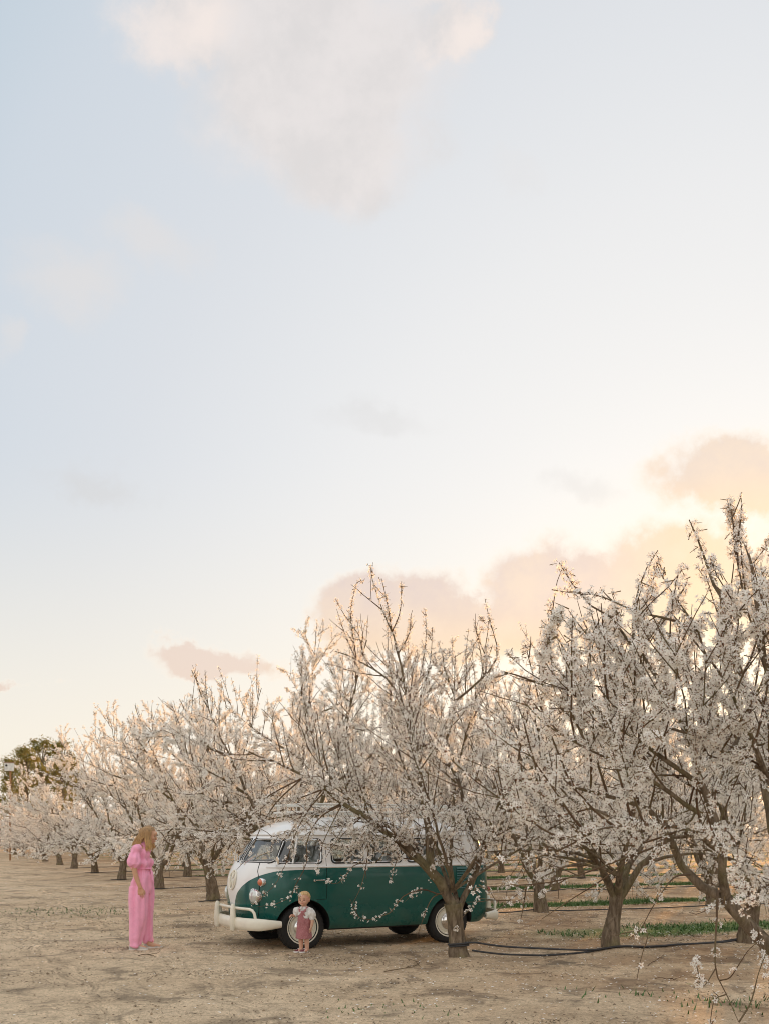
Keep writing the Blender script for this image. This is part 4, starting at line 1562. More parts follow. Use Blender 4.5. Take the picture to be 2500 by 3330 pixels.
        for yg in (-.36, .36):                    # upright guards
            gd = MB()
            c = xo(yg) + sg * .055
            V = []
            for (z, wd, dp) in ((.295, .028, .03), (.32, .036, .045), (.45, .037, .05), (.60, .033, .04), (.655, .026, .03), (.675, .012, .015)):
                for t in np.linspace(0, 2 * math.pi, 12, endpoint=False):
                    V.append((c + sg * dp * math.cos(t), yg + wd * math.sin(t), z))
            F = [(i * 12 + j, i * 12 + (j + 1) % 12, (i + 1) * 12 + (j + 1) % 12, (i + 1) * 12 + j) for i in range(5) for j in range(12)]
            F += [tuple(range(12)), tuple(60 + j for j in range(12))]
            gd.add(V, F).build('bumper_guard', M['cream_paint'], b)
        rail = []
        ye = .70 if front else .66
        for yy in np.linspace(-ye, ye, 31):
            rail.append((xo(yy) + sg * .012, yy, .615))
        rail = [(xo(-ye - .07) - sg * .01, -ye - .075, .47), (xo(-ye - .06), -ye - .07, .56), (xo(-ye - .03), -ye - .045, .598)] + rail + \
               [(xo(ye + .03), ye + .045, .598), (xo(ye + .06), ye + .07, .56), (xo(ye + .07) - sg * .01, ye + .075, .47)]
        if not front:
            rail = [p for p in rail]
        MB().tube(rail, .021, 10).build('bumper_rail', M['cream_paint'], b)
    bumper(True)
    bumper(False)

    # ---- wheels
    def wheel(x, side):
        c = (x, side * .70, .333)
        root = bpy.data.objects.new('wheel', None)
        COL.objects.link(root)
        root.parent = van
        root.location = c
        s = side
        prof = [(.205, -.075), (.225, -.085), (.275, -.092), (.310, -.085), (.327, -.068), (.333, -.04), (.333, .04), (.327, .068), (.310, .085), (.275, .092), (.225, .085), (.205, .075)]
        MB().lathe([(r_, t * s) for r_, t in prof], 48, 'y').build('tyre', M['tyre'], root)
        tr = MB()
        for i in range(56):                        # tread blocks
            a = 2 * math.pi * i / 56
            for t in (-.045, 0, .045):
                rot = np.array(Matrix.Rotation(-a, 3, 'Y'))
                tr.box((.334 * math.cos(a), t, .334 * math.sin(a)), (.008, .036, .022), rot)
        tr.build('tread', M['tyre'], root, smooth=False)
        MB().lathe([(.222, .0868 * s), (.226, .0895 * s), (.236, .0905 * s), (.240, .0895 * s)], 48, 'y').build('whitewall', M['cream_paint'], root)
        MB().lathe([(.207, -.07 * s), (.209, .078 * s), (.203, .083 * s), (.196, .074 * s), (.188, .05 * s), (.176, .046 * s), (.160, .060 * s), (.13, .064 * s), (.0, .062 * s)], 40, 'y').build('rim', M['cream_paint'], root)
        MB().lathe([(.128, .062 * s), (.126, .078 * s), (.105, .094 * s), (.07, .104 * s), (.03, .109 * s), (.0, .110 * s)], 36, 'y').build('hubcap', M['chrome'], root)
        MB().lathe([(.20, -.06 * s), (.12, -.05 * s), (.0, -.05 * s)], 24, 'y').build('brake_drum', M['dark_metal'], root)
    for x in (1.2, -1.2):
        for s in (1, -1):
            wheel(x, s)
    ch = MB()
    for x in (1.2, -1.2):
        ch.tube([(x, -.66, .33), (x, .66, .33)], .045, 10)
    ch.box((0, 0, .285), (3.2, .75, .07), bev=.02)
    ch.box((-1.55, 0, .36), (.6, .6, .2), bev=.04)
    ch.box((.0, .62, .292), (1.5, .06, .05), bev=.01)
    ch.box((.0, -.62, .292), (1.5, .06, .05), bev=.01)
    ch.build('chassis', M['dark_metal'], van)

    # ---- cabin
    for (x, zb, wd) in ((.78, .82, 1.3), (-.12, .82, 1.3), (-.95, .85, 1.3)):
        st = MB().box((x + .22, 0, zb + .14), (.46, wd, .26), bev=.05).build('bench_seat', M['seat'], van)
        rot = np.array(Matrix.Rotation(-.16, 3, 'Y'))
        MB().box((x - .03, 0, zb + .43), (.12, wd, .48), rot, bev=.045).build('seat_back', M['seat'], st)
    MB().box((1.50, 0, 1.12), (.22, 1.25, .20), bev=.05).build('dashboard', M['white_paint'], van)
    rot = np.array(Matrix.Rotation(R(-52), 3, 'Y'))
    sw = MB()
    P = [np.array((1.26, .38, 1.22)) + rot @ np.array((0, .19 * math.cos(t), .19 * math.sin(t))) for t in np.linspace(0, 2 * math.pi, 28, endpoint=False)]
    sw.tube(P, .012, 6, closed=True)
    sw.tube([(1.26, .38, 1.22), (1.42, .38, 1.03)], .018, 8)
    sw.tube([P[0], P[14]], .01, 6)
    sw.build('steering_wheel', M['rubber'], van)
    for side in (1, -1):                           # sun visors behind the glass
        MB().box((1.44, side * .36, 1.55), (.03, .5, .10), bev=.01).build('sun_visor', M['rubber'], van)
    # ---- wipers, aerial
    for side in (1, -1):
        y0 = side * .10 + .12
        w = MB()
        p0 = (x_front(y0, 1.25) + .012, y0, 1.245)
        y1 = y0 - .10 + (.30 if side > 0 else -.05)
        p1 = (x_front(y1, 1.36) + .02, y1, 1.36)
        w.tube([p0, p1], .005, 6)
        w.tube([(x_front(y1 - .16, 1.30) + .012, y1 - .16, 1.30), (x_front(y1 + .16, 1.42) + .012, y1 + .16, 1.42)], .006, 6)
        w.build('wiper', M['chrome'], van)
    ya = -.62
    MB().tube([(x_front(ya, 1.12) + .0, ya, 1.10), (x_front(ya, 1.2) + .03, ya, 1.2), (x_front(ya, 1.12) - .10, ya, 1.72)], [.006, .005, .003], 6).build('aerial', M['chrome'], van)

    # ---- roof rack: rails, posts and slats
    rk = bpy.data.objects.new('roof_rack', None)
    COL.objects.link(rk)
    rk.parent = van
    xa, xb, yw = 1.12, -1.62, .62

    def loop(z, o_=0.0):
        return [(xa + o_, -yw, z), (xa + o_, yw, z), (xb - o_, yw, z), (xb - o_, -yw, z)]
    for z, rr in ((1.985, .017), (2.10, .014)):
        L = loop(z)
        P = []
        for i in range(4):
            a, b = np.array(L[i]), np.array(L[(i + 1) % 4])
            d = unit(b - a)
            P += [a + d * .06, b - d * .06]
        MB().tube(P, rr, 8, closed=True).build('rail', M['wood_white'], rk)
    for x in np.linspace(xa - .08, xb + .08, 7):
        for s in (-1, 1):
            zb = 1.66
            MB().tube([(x, s * .80, zb), (x, s * .74, 1.80), (x, s * yw, 1.955), (x, s * yw, 2.10)], .011, 6).build('post', M['wood_white'], rk)
    for x in (xa, xb):
        for y in (-.35, 0, .35):
            MB().tube([(x, y, 1.985), (x, y, 2.10)], .010, 6).build('post', M['wood_white'], rk)
    slat = MB().box((0, 0, 0), (.06, 2 * yw - .03, .018), bev=.004).mesh('slat')
    slat.materials.append(M['wood_white'])
    for x in np.linspace(xa - .1, xb + .1, 16):
        o_ = obj('slat', slat, None, rk, (float(x), 0, 1.992))
    # number plate lamp hump at the back and the engine lid handle
    MB().box((x_rear(0, .78) - .012, 0, .80), (.03, .16, .05), bev=.01).build('plate_lamp', M['white_paint'], van)
    return van


build_van()
# ------------------------------------------------------------------ people
def fuse(name, mb, voxel, smooth=6, fold=None):
    """overlapping closed pieces -> one continuous skin"""
    me = mb.mesh('tmp', False)
    o = bpy.data.objects.new('tmp', me)
    COL.objects.link(o)
    md = o.modifiers.new('r', 'REMESH')
    md.mode = 'VOXEL'
    md.voxel_size = voxel
    sm = o.modifiers.new('s', 'SMOOTH')
    sm.factor = .5
    sm.iterations = smooth
    dg = bpy.context.evaluated_depsgraph_get()
    out = bpy.data.meshes.new_from_object(o.evaluated_get(dg))
    out.name = name
    bpy.data.objects.remove(o)
    bpy.data.meshes.remove(me)
    if fold is not None:
        n = len(out.vertices)
        co, no = np.empty(n * 3), np.empty(n * 3)
        out.vertices.foreach_get('co', co)
        out.vertices.foreach_get('normal', no)
        co, no = co.reshape(-1, 3), no.reshape(-1, 3)
        co = co + no * fold(co)[:, None]
        out.vertices.foreach_set('co', co.ravel())
    out.polygons.foreach_set('use_smooth', np.ones(len(out.polygons), bool))
    out.update()
    return out


def loft(mb, secs, k=24):
    """closed loft over horizontal ellipses (cx, cy, z, rx, ry)"""
    V, F = [], []
    n = len(secs)
    S = np.array(secs, float)
    t = np.linspace(0, n - 1, (n - 1) * 4 + 1)
    S = np.stack([np.interp(t, np.arange(n), S[:, i]) for i in range(5)], 1)
    n = len(S)
    for (cx, cy_, z, rx, ry) in S:
        for j in range(k):
            a = 2 * math.pi * j / k
            V.append((cx + rx * math.cos(a), cy_ + ry * math.sin(a), z))
    up = S[-1][2] > S[0][2]
    for i in range(n - 1):
        for j in range(k):
            j2 = (j + 1) % k
            f = (i * k + j, i * k + j2, (i + 1) * k + j2, (i + 1) * k + j)
            F.append(f if up else f[::-1])
    b, e = tuple(range(k)), tuple((n - 1) * k + j for j in range(k))
    F.append(b[::-1] if up else b)
    F.append(e if up else e[::-1])
    mb.add(V, F)


def limb_tube(mb, P, rad, n=14, k=14):
    Q = curve(P, n)
    rad = np.asarray(rad, float)
    rr = np.interp(np.linspace(0, 1, n), np.linspace(0, 1, len(rad)), rad) if rad.ndim == 1 else \
        np.stack([np.interp(np.linspace(0, 1, n), np.linspace(0, 1, len(rad)), rad[:, i]) for i in range(2)], 1)
    mb.tube(Q, rr, k)
    r0 = float(np.min(rr[0])) * .98
    r1 = float(np.min(rr[-1])) * .98
    mb.ball(Q[0], r0, 12, 8)
    mb.ball(Q[-1], r1, 12, 8)


def hand(mb, wrist, d, side, width_dir, s=1.0, curl=.35):
    """palm, four fingers and a thumb. d: direction of the hand, width_dir: from little finger to thumb side,
    side: direction the fingers curl to"""
    d, w = unit(np.array(d, float)), unit(np.array(width_dir, float))
    c = unit(np.array(side, float))
    wrist = np.array(wrist, float)
    for q in np.linspace(-1, 1, 5):
        limb_tube(mb, [wrist + w * q * .016 * s, wrist + d * .045 * s + w * q * .029 * s, wrist + d * .085 * s + w * q * .031 * s], (.0125 * s, .0125 * s, .011 * s), 6, 10)
    for i, (q, L) in enumerate(((-1.0, .058), (-.36, .074), (.30, .080), (.95, .070))):
        b = wrist + d * .082 * s + w * q * .033 * s
        p1 = b + d * L * .45 * s + c * curl * .012 * s + w * q * .006 * s
        p2 = p1 + unit(d + c * curl) * L * .33 * s
        p3 = p2 + unit(d + c * curl * 2.2) * L * .28 * s
        limb_tube(mb, [b - d * .02 * s, b, p1, p2, p3], np.array((.0095, .0092, .0085, .008, .0065)) * s, 10, 8)
    b = wrist + d * .022 * s + w * .022 * s
    limb_tube(mb, [b, b + w * .024 * s + d * .026 * s + c * .006 * s, b + w * .034 * s + d * .056 * s + c * .014 * s, b + w * .032 * s + d * .078 * s + c * .02 * s],
              np.array((.013, .0115, .010, .0075)) * s, 8, 8)


def shoe(L, w, h, sole_t=.02):
    """slip-on shoe along +x from heel at 0; returns upper, sole"""
    up, so = MB(), MB()
    tt = np.linspace(0, 1, 15)
    hw = np.interp(tt, [0, .05, .2, .45, .7, .88, .97, 1], [.30, .72, .82, .80, 1.0, .86, .5, .12]) * w / 2
    hh = np.interp(tt, [0, .05, .25, .42, .6, .8, .95, 1], [.6, .92, 1, .86, .66, .5, .38, .2]) * h
    k = 12
    V, F = [], []
    for i, t in enumerate(tt):
        for j in range(k):
            a = math.pi * j / (k - 1)
            V.append((t * L, hw[i] * .97 * math.copysign(abs(math.cos(a)) ** .75, math.cos(a)), sole_t * .8 + (hh[i] - sole_t) * math.sin(a) ** .8))
    for i in range(len(tt) - 1):
        for j in range(k):
            j2 = (j + 1) % k
            F.append((i * k + j, i * k + j2, (i + 1) * k + j2, (i + 1) * k + j))
    F += [tuple(range(k)), tuple((len(tt) - 1) * k + j for j in range(k - 1, -1, -1))]
    up.add(V, F)
    out = [(t * L * 1.02 - L * .01, hw[i] * 1.05) for i, t in enumerate(tt)]
    out = out + [(x, -y) for x, y in out[::-1]]
    n = len(out)
    V = [(x, y, 0.0) for x, y in out] + [(x, y, sole_t) for x, y in out]
    F = [tuple(range(n - 1, -1, -1)), tuple(range(n, 2 * n))] + [(j, (j + 1) % n, n + (j + 1) % n, n + j) for j in range(n)]
    so.add(V, F)
    return up, so


def cloth(name, col, weave=220, var=.10, speck=None):
    def fn(g):
        P = g.n('ShaderNodeTexCoord').outputs['Object']
        n = g.noise(P, 9, 5, .6)
        c = g.mix(1.0, col, g.ramp(n, [(.3, 1 - var), (.7, 1 + var * .4)]), 'MULTIPLY')
        f = g.noise(g.mapping(P, (1, 1, .55)), weave, 3, .7)
        c = g.mix(1.0, c, g.ramp(f, [(.3, .86), (.7, 1.08)]), 'MULTIPLY')
        if speck:
            sp = g.smooth(g.noise(g.mapping(P, (1, 1, 2.2)), 95, 4, .7), .50, .62)
            c = g.mix(g.m('MULTIPLY', sp, .55), c, speck)
        return bsdf(g, c, .9, bump=g.m('ADD', g.noise(g.mapping(P, (1, 1, .6)), 24, 5, .6), g.m('MULTIPLY', f, .2)), bump_d=.006, bump_s=.5, spec=.15, sheen=.2)
    return mat(name, fn)


def skin_mat(name, col, red):
    def fn(g):
        P = g.n('ShaderNodeTexCoord').outputs['Object']
        c = g.mix(g.smooth(g.noise(P, 16, 4), .4, .7), col, red)
        b = g.n('ShaderNodeBsdfPrincipled')
        g.put(b.inputs['Base Color'], c)
        b.inputs['Roughness'].default_value = .55
        b.inputs['Subsurface Weight'].default_value = .12
        b.inputs['Subsurface Radius'].default_value = (.012, .005, .003)
        b.inputs['Specular IOR Level'].default_value = .3
        return b.outputs[0]
    return mat(name, fn)


def hair_mat(name, root, tip, z0, z1):
    def fn(g):
        P = g.n('ShaderNodeTexCoord').outputs['Object']
        s = g.n('ShaderNodeSeparateXYZ')
        g.put(s.inputs[0], P)
        f = g.n('ShaderNodeMapRange')
        g.put(f.inputs[0], s.outputs[2])
        f.inputs[1].default_value, f.inputs[2].default_value = z1, z0
        st = g.noise(g.mapping(P, (90, 90, 7)), 1.0, 3, .6)
        c = g.mix(f.outputs[0], root, tip)
        c = g.mix(1.0, c, g.ramp(st, [(.3, .5), (.7, 1.3)]), 'MULTIPLY')
        return bsdf(g, c, .45, bump=st, bump_d=.003, spec=.4)
    return mat(name, fn)


def folds(seed, amp, fx, fz, n=14):
    rs = np.random.RandomState(seed)
    W_ = [(rs.normal(0, fx), rs.normal(0, fx), rs.normal(0, fz), rs.uniform(0, 6.28)) for _ in range(n)]

    def f(co):
        d = np.zeros(len(co))
        for a, b, c, p in W_:
            d += np.sin(co[:, 0] * a + co[:, 1] * b + co[:, 2] * c + p)
        d = d / math.sqrt(n / 2)
        return amp * np.sign(d) * np.abs(d) ** .8
    return f


def bow(me_or_obj, ang=R(13), pivot=(.0, 1.475)):
    """tips the head of a standing figure forward about the neck"""
    me = me_or_obj.data
    n = len(me.vertices)
    co = np.empty(n * 3)
    me.vertices.foreach_get('co', co)
    co = co.reshape(-1, 3)
    w = np.clip((co[:, 2] - 1.44) / .09, 0, 1)
    w = w * w * (3 - 2 * w)
    keep = np.abs(co[:, 1]) < .135
    a = ang * w * keep
    dx, dz = co[:, 0] - pivot[0], co[:, 2] - pivot[1]
    co[:, 0] = pivot[0] + dx * np.cos(a) + dz * np.sin(a)
    co[:, 2] = pivot[1] - dx * np.sin(a) + dz * np.cos(a)
    me.vertices.foreach_set('co', co.ravel())
    me.update()


def build_woman():
    fx, fy = -3.33, 14.0
    w = thing('person', 'woman in a pink jumpsuit with blonde hair, standing and looking down towards the van', 'person', (fx, fy, float(gz(fx, fy)) + .004), 0)
    m_skin = skin_mat('skin_woman', (.60, .36, .235), (.58, .31, .20))
    m_pink = cloth('pink_linen', (.93, .41, .58))
    m_hair = hair_mat('hair_woman', (.38, .23, .105), (.70, .45, .19), 1.34, 1.60)
    b = MB()
    hx = .055
    b.ball((hx, 0, 1.600), (.098, .076, .108), 24, 18)
    b.ball((hx + .045, 0, 1.535), (.055, .056, .070), 18, 14)
    b.ball((hx + .075, 0, 1.492), (.026, .030, .022), 12, 10)
    b.ball((hx + .086, 0, 1.630), (.022, .048, .030), 12, 10)
    limb_tube(b, [(hx + .094, 0, 1.600), (hx + .108, 0, 1.575), (hx + .118, 0, 1.560)], (.009, .012, .0135), 6, 8)
    b.ball((hx + .100, 0, 1.528), (.013, .024, .008), 10, 8)
    b.ball((hx + .097, 0, 1.514), (.012, .021, .008), 10, 8)
    for s in (-1, 1):
        b.ball((hx + .078, s * .036, 1.565), (.026, .024, .026), 12, 10)
        b.ball((hx - .005, s * .076, 1.575), (.020, .010, .030), 10, 8)
    limb_tube(b, [(-.035, 0, 1.38), (-.01, 0, 1.46), (.035, 0, 1.545)], (.062, .052, .052))
    loft(b, [(-.015, 0, .82, .085, .13), (-.015, 0, .95, .10, .145), (-.005, 0, 1.12, .08, .11), (-.012, 0, 1.28, .09, .13), (-.02, 0, 1.39, .08, .15), (-.02, 0, 1.44, .05, .08)])
    # near (right) arm hanging, far arm bent behind her
    limb_tube(b, [(-.045, -.14, 1.36), (-.06, -.205, 1.20), (-.058, -.215, 1.07), (-.02, -.215, .95), (.014, -.212, .86)], (.036, .040, .037, .033, .025), 20)
    hand(b, (.014, -.212, .862), (.10, .02, -1), (-.25, .9, 0), (1, .15, .1))
    limb_tube(b, [(-.045, .14, 1.36), (-.12, .20, 1.25), (-.195, .205, 1.155), (-.15, .18, 1.05), (-.10, .155, .965)], (.036, .040, .037, .033, .026), 20)
    hand(b, (-.10, .155, .965), (.35, -.3, -1), (-.2, -.9, 0), (1, .2, .2))
    for s, x0, x1 in ((-1, -.02, -.085), (1, .0, .065)):
        limb_tube(b, [(-.01, s * .085, .86), (x0, s * .09, .50), (x1 - .005, s * .095, .10), (x1 + .005, s * .095, .06)], (.085, .055, .038, .040), 18)
        limb_tube(b, [(x1, s * .095, .055), (x1 + .07, s * .1, .04), (x1 + .14, s * .1, .03)], (.034, .032, .022), 8)
    bow(obj('body', fuse('woman_body', b, .006, 2), m_skin, w))
    # garment
    c = MB()
    loft(c, [(-.018, 0, .755, .128, .172), (-.014, 0, .84, .143, .190), (-.012, 0, .92, .142, .192), (.0, 0, 1.01, .128, .175), (-.005, 0, 1.08, .108, .15),
             (-.008, 0, 1.124, .102, .140), (-.004, 0, 1.16, .114, .158), (-.006, 0, 1.20, .120, .168), (-.02, 0, 1.29, .116, .178), (-.026, 0, 1.36, .108, .180),
             (-.03, 0, 1.41, .088, .145), (-.032, 0, 1.44, .070, .095), (-.028, 0, 1.475, .066, .078)])
    loft(c, [(-.02, -.092, .86, .128, .100), (-.02, -.10, .70, .130, .108), (-.034, -.104, .5, .112, .096), (-.056, -.108, .27, .092, .088), (-.080, -.108, .055, .074, .084)])
    loft(c, [(-.01, .092, .86, .128, .100), (.008, .10, .70, .128, .108), (.032, .104, .5, .104, .096), (.048, .108, .27, .088, .088), (.060, .108, .085, .072, .084)])
    for s in (-1, 1):
        limb_tube(c, [(-.03, s * .125, 1.405), (-.055, s * .182, 1.345), (-.068, s * .212, 1.26), (-.058, s * .222, 1.185), (-.052, s * .222, 1.165)],
                  np.array(((.046, .055), (.062, .062), (.080, .064), (.086, .066), (.084, .066))), 16, 20)
    def fold(co):
        z = co[:, 2]
        legs = folds(3, .014, 34, 3.0)(co) * np.clip((1.08 - z) / .15, 0, 1)
        top = folds(5, .015, 38, 22)(co) * np.clip((z - 1.05) / .08, 0, 1)
        gather = .006 * np.sin(np.arctan2(co[:, 1], co[:, 0]) * 26) * np.exp(-((z - 1.05) / .07) ** 2)
        hem = folds(9, .006, 30, 30)(co) * np.exp(-((z - .06) / .10) ** 2)
        return legs + top + gather + hem
    obj('jumpsuit', fuse('jumpsuit', c, .008, 3, fold), m_pink, w)
    t = MB()
    P = [(-.006 + .113 * math.cos(a), .150 * math.sin(a), 1.112 + .004 * math.sin(3 * a)) for a in np.linspace(0, 2 * math.pi, 40, endpoint=False)]
    t.tube(P, [(.006, .020)] * 40, 8, closed=True)
    t.ball((.112, -.03, 1.105), (.018, .024, .02), 10, 8)
    for dx, dy, L in ((.02, -.055, .15), (.032, -.02, .19)):
        t.tube(curve([(.112, -.03, 1.10), (.125 + dx * .5, -.03 + dy * .4, 1.06), (.13 + dx, -.03 + dy, 1.10 - L)], 8), [(.004, .013)] * 8, 6)
    t.build('tie_belt', m_pink, w)
    cl = MB()
    cl.tube(curve([(-.095, 0, 1.465), (-.075, -.055, 1.475), (-.02, -.078, 1.465), (.03, -.062, 1.42), (.062, -.02, 1.37)], 14), [(.006, .022)] * 14, 8)
    cl.tube(curve([(-.095, 0, 1.465), (-.075, .055, 1.475), (-.02, .078, 1.465), (.03, .062, 1.42), (.062, .02, 1.37)], 14), [(.006, .022)] * 14, 8)
    cl.build('collar', m_pink, w)
    # hair: a cap and hanging locks, parted on top
    h = MB()
    V0 = len(h.V)
    h.ball((hx - .012, 0, 1.612), (.107, .090, .112), 26, 20)
    hv = np.array(h.V[V0:])
    fm = (hv[:, 0] > hx + .045) & (hv[:, 2] < 1.665)
    ctr = np.array((hx - .01, 0, 1.60))
    hv[fm] = ctr + (hv[fm] - ctr) * .80
    h.V[V0:] = [tuple(v) for v in hv]
    rs = np.random.RandomState(8)
    for i in range(330):
        a = rs.uniform(.95, math.pi * 2 - .95)            # 0 is the face
        s = -1 if a < math.pi else 1
        e = 1.0 + rs.uniform(.0, .06)
        ca, sa = math.cos(a), -math.sin(a)
        start = np.array((hx + rs.uniform(-.04, .05), s * .008 * 0 + sa * .02, 1.708))
        mid1 = np.array((hx - .014 + .098 * ca * e, .086 * sa * e, 1.655))
        mid2 = np.array((hx - .018 + .106 * ca * e, .092 * sa * e, 1.575))
        back = ca < -.1
        zl = rs.uniform(1.39, 1.47) if back else rs.uniform(1.33, 1.45)
        fwd = .03 if not back else -.035
        low = np.array((hx - .01 + .100 * ca * e + fwd, .098 * sa * e, zl + .075))
        tip = low + np.array((rs.normal(.0, .022) + (.0 if not back else -.028), rs.normal(0, .018), -.075))
        Q = curve([start, mid1, mid2, low, tip], 16)
        Q[6:, 0] += .006 * np.sin(np.linspace(0, 5, 10) + rs.uniform(0, 6))
        Q[6:, 1] += .006 * np.sin(np.linspace(0, 5, 10) + rs.uniform(0, 6))
        h.tube(Q, np.interp(np.linspace(0, 1, 16), [0, .2, .6, .85, 1], [.004, .006, .0065, .005, .001]), 5)
    bow(h.build('hair', m_hair, w))
    m_eye = simple('eye_dark', (.05, .03, .02), .3)
    for s in (-1, 1):
        bow(MB().ball((hx + .098, s * .034, 1.592), (.006, .014, .0045), 10, 8).build('eye', m_eye, w))
        MB().tube(curve([(hx + .100, s * .016, 1.612), (hx + .100, s * .034, 1.618), (hx + .088, s * .052, 1.612)], 6), .0032, 5).build('eyebrow', m_hair, w)
        bow(w.children[-1])
    bow(MB().ball((hx + .109, 0, 1.521), (.006, .020, .007), 10, 8).build('mouth', simple('lip', (.50, .17, .14), .5), w))
    m_sh = cloth('shoe_canvas', (.50, .47, .42), 160)
    m_so = simple('shoe_sole', (.72, .69, .62), .6)
    for s, x0, ang in ((-1, -.165, -4), (1, -.01, 6)):
        u, so = shoe(.262, .095, .088)
        so_o = u.build('shoe', m_sh, w)
        so_o.location = (x0, s * .098, 0)
        so_o.rotation_euler = (0, 0, R(ang))
        so.build('sole', m_so, so_o)


def build_toddler():
    fx, fy = -1.075, 13.60
    c_ = thing('person', 'toddler in a dusty pink pinafore and white blouse standing before the front wheel', 'person', (fx, fy, float(gz(fx, fy)) + .003), R(-108))
    m_skin = skin_mat('skin_child', (.66, .41, .29), (.62, .32, .23))
    m_dress = cloth('pink_pinafore', (.40, .155, .165), 260, .12, (.62, .36, .36))
    m_blouse = cloth('white_blouse', (.78, .77, .74), 240, .08, (.60, .60, .62))
    m_hair = hair_mat('hair_child', (.68, .46, .22), (.74, .55, .30), .72, .82)
    b = MB()
    b.ball((-.008, 0, .722), (.080, .074, .088), 22, 18)
    b.ball((.022, 0, .675), (.052, .060, .048), 18, 14)
    b.ball((.056, 0, .645), (.020, .024, .018), 12, 10)
    b.ball((.074, 0, .688), (.011, .0115, .010), 10, 8)
    b.ball((.066, 0, .662), (.012, .018, .009), 10, 8)
    for s in (-1, 1):
        b.ball((.046, s * .034, .676), (.026, .026, .026), 12, 10)
        b.ball((-.004, s * .075, .700), (.014, .009, .022), 10, 8)
        limb_tube(b, [(0, s * .042, .33), (.004, s * .042, .20), (-.002, s * .042, .09), (-.004, s * .042, .045)], (.046, .037, .033, .028), 14)
        limb_tube(b, [(-.004, s * .042, .04), (.04, s * .046, .03)], (.026, .022), 6)
    limb_tube(b, [(-.012, 0, .58), (-.004, 0, .65)], (.036, .034), 8)
    loft(b, [(0, 0, .28, .06, .075), (0, 0, .40, .062, .078), (0, 0, .52, .055, .072), (-.006, 0, .595, .042, .062)])
    limb_tube(b, [(-.005, .085, .565), (0, .115, .47), (.012, .122, .40), (.026, .118, .352)], (.030, .026, .023, .017), 14)
    hand(b, (.026, .118, .354), (.15, -.08, -1), (.1, -.9, 0), (1, 0, .1), .56)
    limb_tube(b, [(-.005, -.085, .565), (-.004, -.115, .50), (.045, -.132, .492), (.075, -.140, .496)], (.030, .026, .022, .017), 14)
    hand(b, (.073, -.140, .496), (1, -.1, .05), (0, .6, -1), (.05, .75, .8), .56, 1.2)
    obj('body', fuse('toddler_body', b, .004, 2), m_skin, c_)
    bl = MB()
    loft(bl, [(0, 0, .46, .066, .082), (0, 0, .54, .066, .084), (-.006, 0, .585, .054, .080), (-.008, 0, .61, .038, .045)])
    for s in (-1, 1):
        limb_tube(bl, [(-.004, s * .070, .578), (0, s * .100, .548), (.0, s * .116, .500), (.002, s * .116, .470)] if s > 0 else
                  [(-.004, -.070, .578), (0, -.100, .552), (.002, -.114, .525), (.008, -.114, .508)], (.034, .052, .054, .040), 12, 16)
    obj('blouse', fuse('blouse', bl, .004, 3, folds(21, .0035, 70, 60)), m_blouse, c_)
    co = MB()
    for s in (-1, 1):
        V = []
        for t in np.linspace(0, 1, 9):
            a = s * (.12 + t * 2.7)
            for r_, z in ((.040, .614), (.072, .592), (.074, .588), (.042, .608)):
                V.append((-.006 + r_ * math.cos(a), r_ * 1.12 * math.sin(a), z))
        F = [(i * 4 + j, i * 4 + (j + 1) % 4, (i + 1) * 4 + (j + 1) % 4, (i + 1) * 4 + j) for i in range(8) for j in range(4)] + [(0, 1, 2, 3), (35, 34, 33, 32)]
        co.add(V, F)
    co.build('collar', m_blouse, c_)
    d = MB()
    loft(d, [(.004, 0, .186, .092, .112), (.003, 0, .26, .086, .104), (.002, 0, .36, .079, .095), (.002, 0, .45, .072, .087), (.004, 0, .52, .068, .068), (.010, 0, .562, .058, .05)])
    obj('pinafore', fuse('pinafore', d, .004, 3, folds(22, .0032, 45, 26)), m_dress, c_)
    for s in (-1, 1):
        P = curve([(.062, s * .038, .545), (.054, s * .046, .585), (.0, s * .056, .612), (-.05, s * .05, .575), (-.066, s * .04, .53)], 12)
        MB().tube(P, [(.004, .011)] * 12, 6).build('strap', m_dress, c_)
    MB().box((.078, .0, .40), (.006, .07, .055), bev=.003).build('pocket', m_dress, c_)
    h = MB()
    h.ball((-.014, 0, .730), (.085, .080, .088), 30, 22)
    hv = np.array(h.V)
    low = hv[:, 2] < .742 + .055 * np.clip((hv[:, 0]) / .06, -1.1, .62)
    ctr = np.array((-.01, 0, .715))
    hv[low] = ctr + (hv[low] - ctr) * .82
    hv += np.random.RandomState(2).normal(0, .0011, hv.shape)
    h.V = [tuple(v) for v in hv]
    rs = np.random.RandomState(4)
    for i in range(90):
        a = rs.uniform(-math.pi, math.pi)
        front = math.cos(a) > .5
        P = []
        for q in np.linspace(0, 1, 6):
            th = .12 + q * (.85 if front else 1.35)
            P.append((-.014 + .0865 * math.sin(th) * math.cos(a + q * .25), .0815 * math.sin(th) * math.sin(a + q * .25), .730 + .0895 * math.cos(th)))
        h.tube(P, np.array((.003, .005, .005, .005, .004, .0015)), 5)
    h.build('hair', m_hair, c_)
    m_eye = simple('eye_dark_child', (.06, .045, .04), .25)
    for s in (-1, 1):
        MB().ball((.0655, s * .029, .704), (.006, .0115, .0062), 12, 8).build('eye', m_eye, c_)
        MB().tube(curve([(.071, s * .015, .722), (.070, s * .030, .727), (.060, s * .045, .722)], 6), .0022, 5).build('eyebrow', simple('brow', (.42, .25, .13), .7), c_)
    MB().ball((.0745, 0, .6615), (.005, .0135, .0048), 12, 8).build('mouth', simple('lip_child', (.50, .16, .14), .5), c_)
    m_sh = simple('shoe_maroon', (.17, .035, .045), .7)
    m_so = simple('shoe_white', (.80, .79, .76), .6)
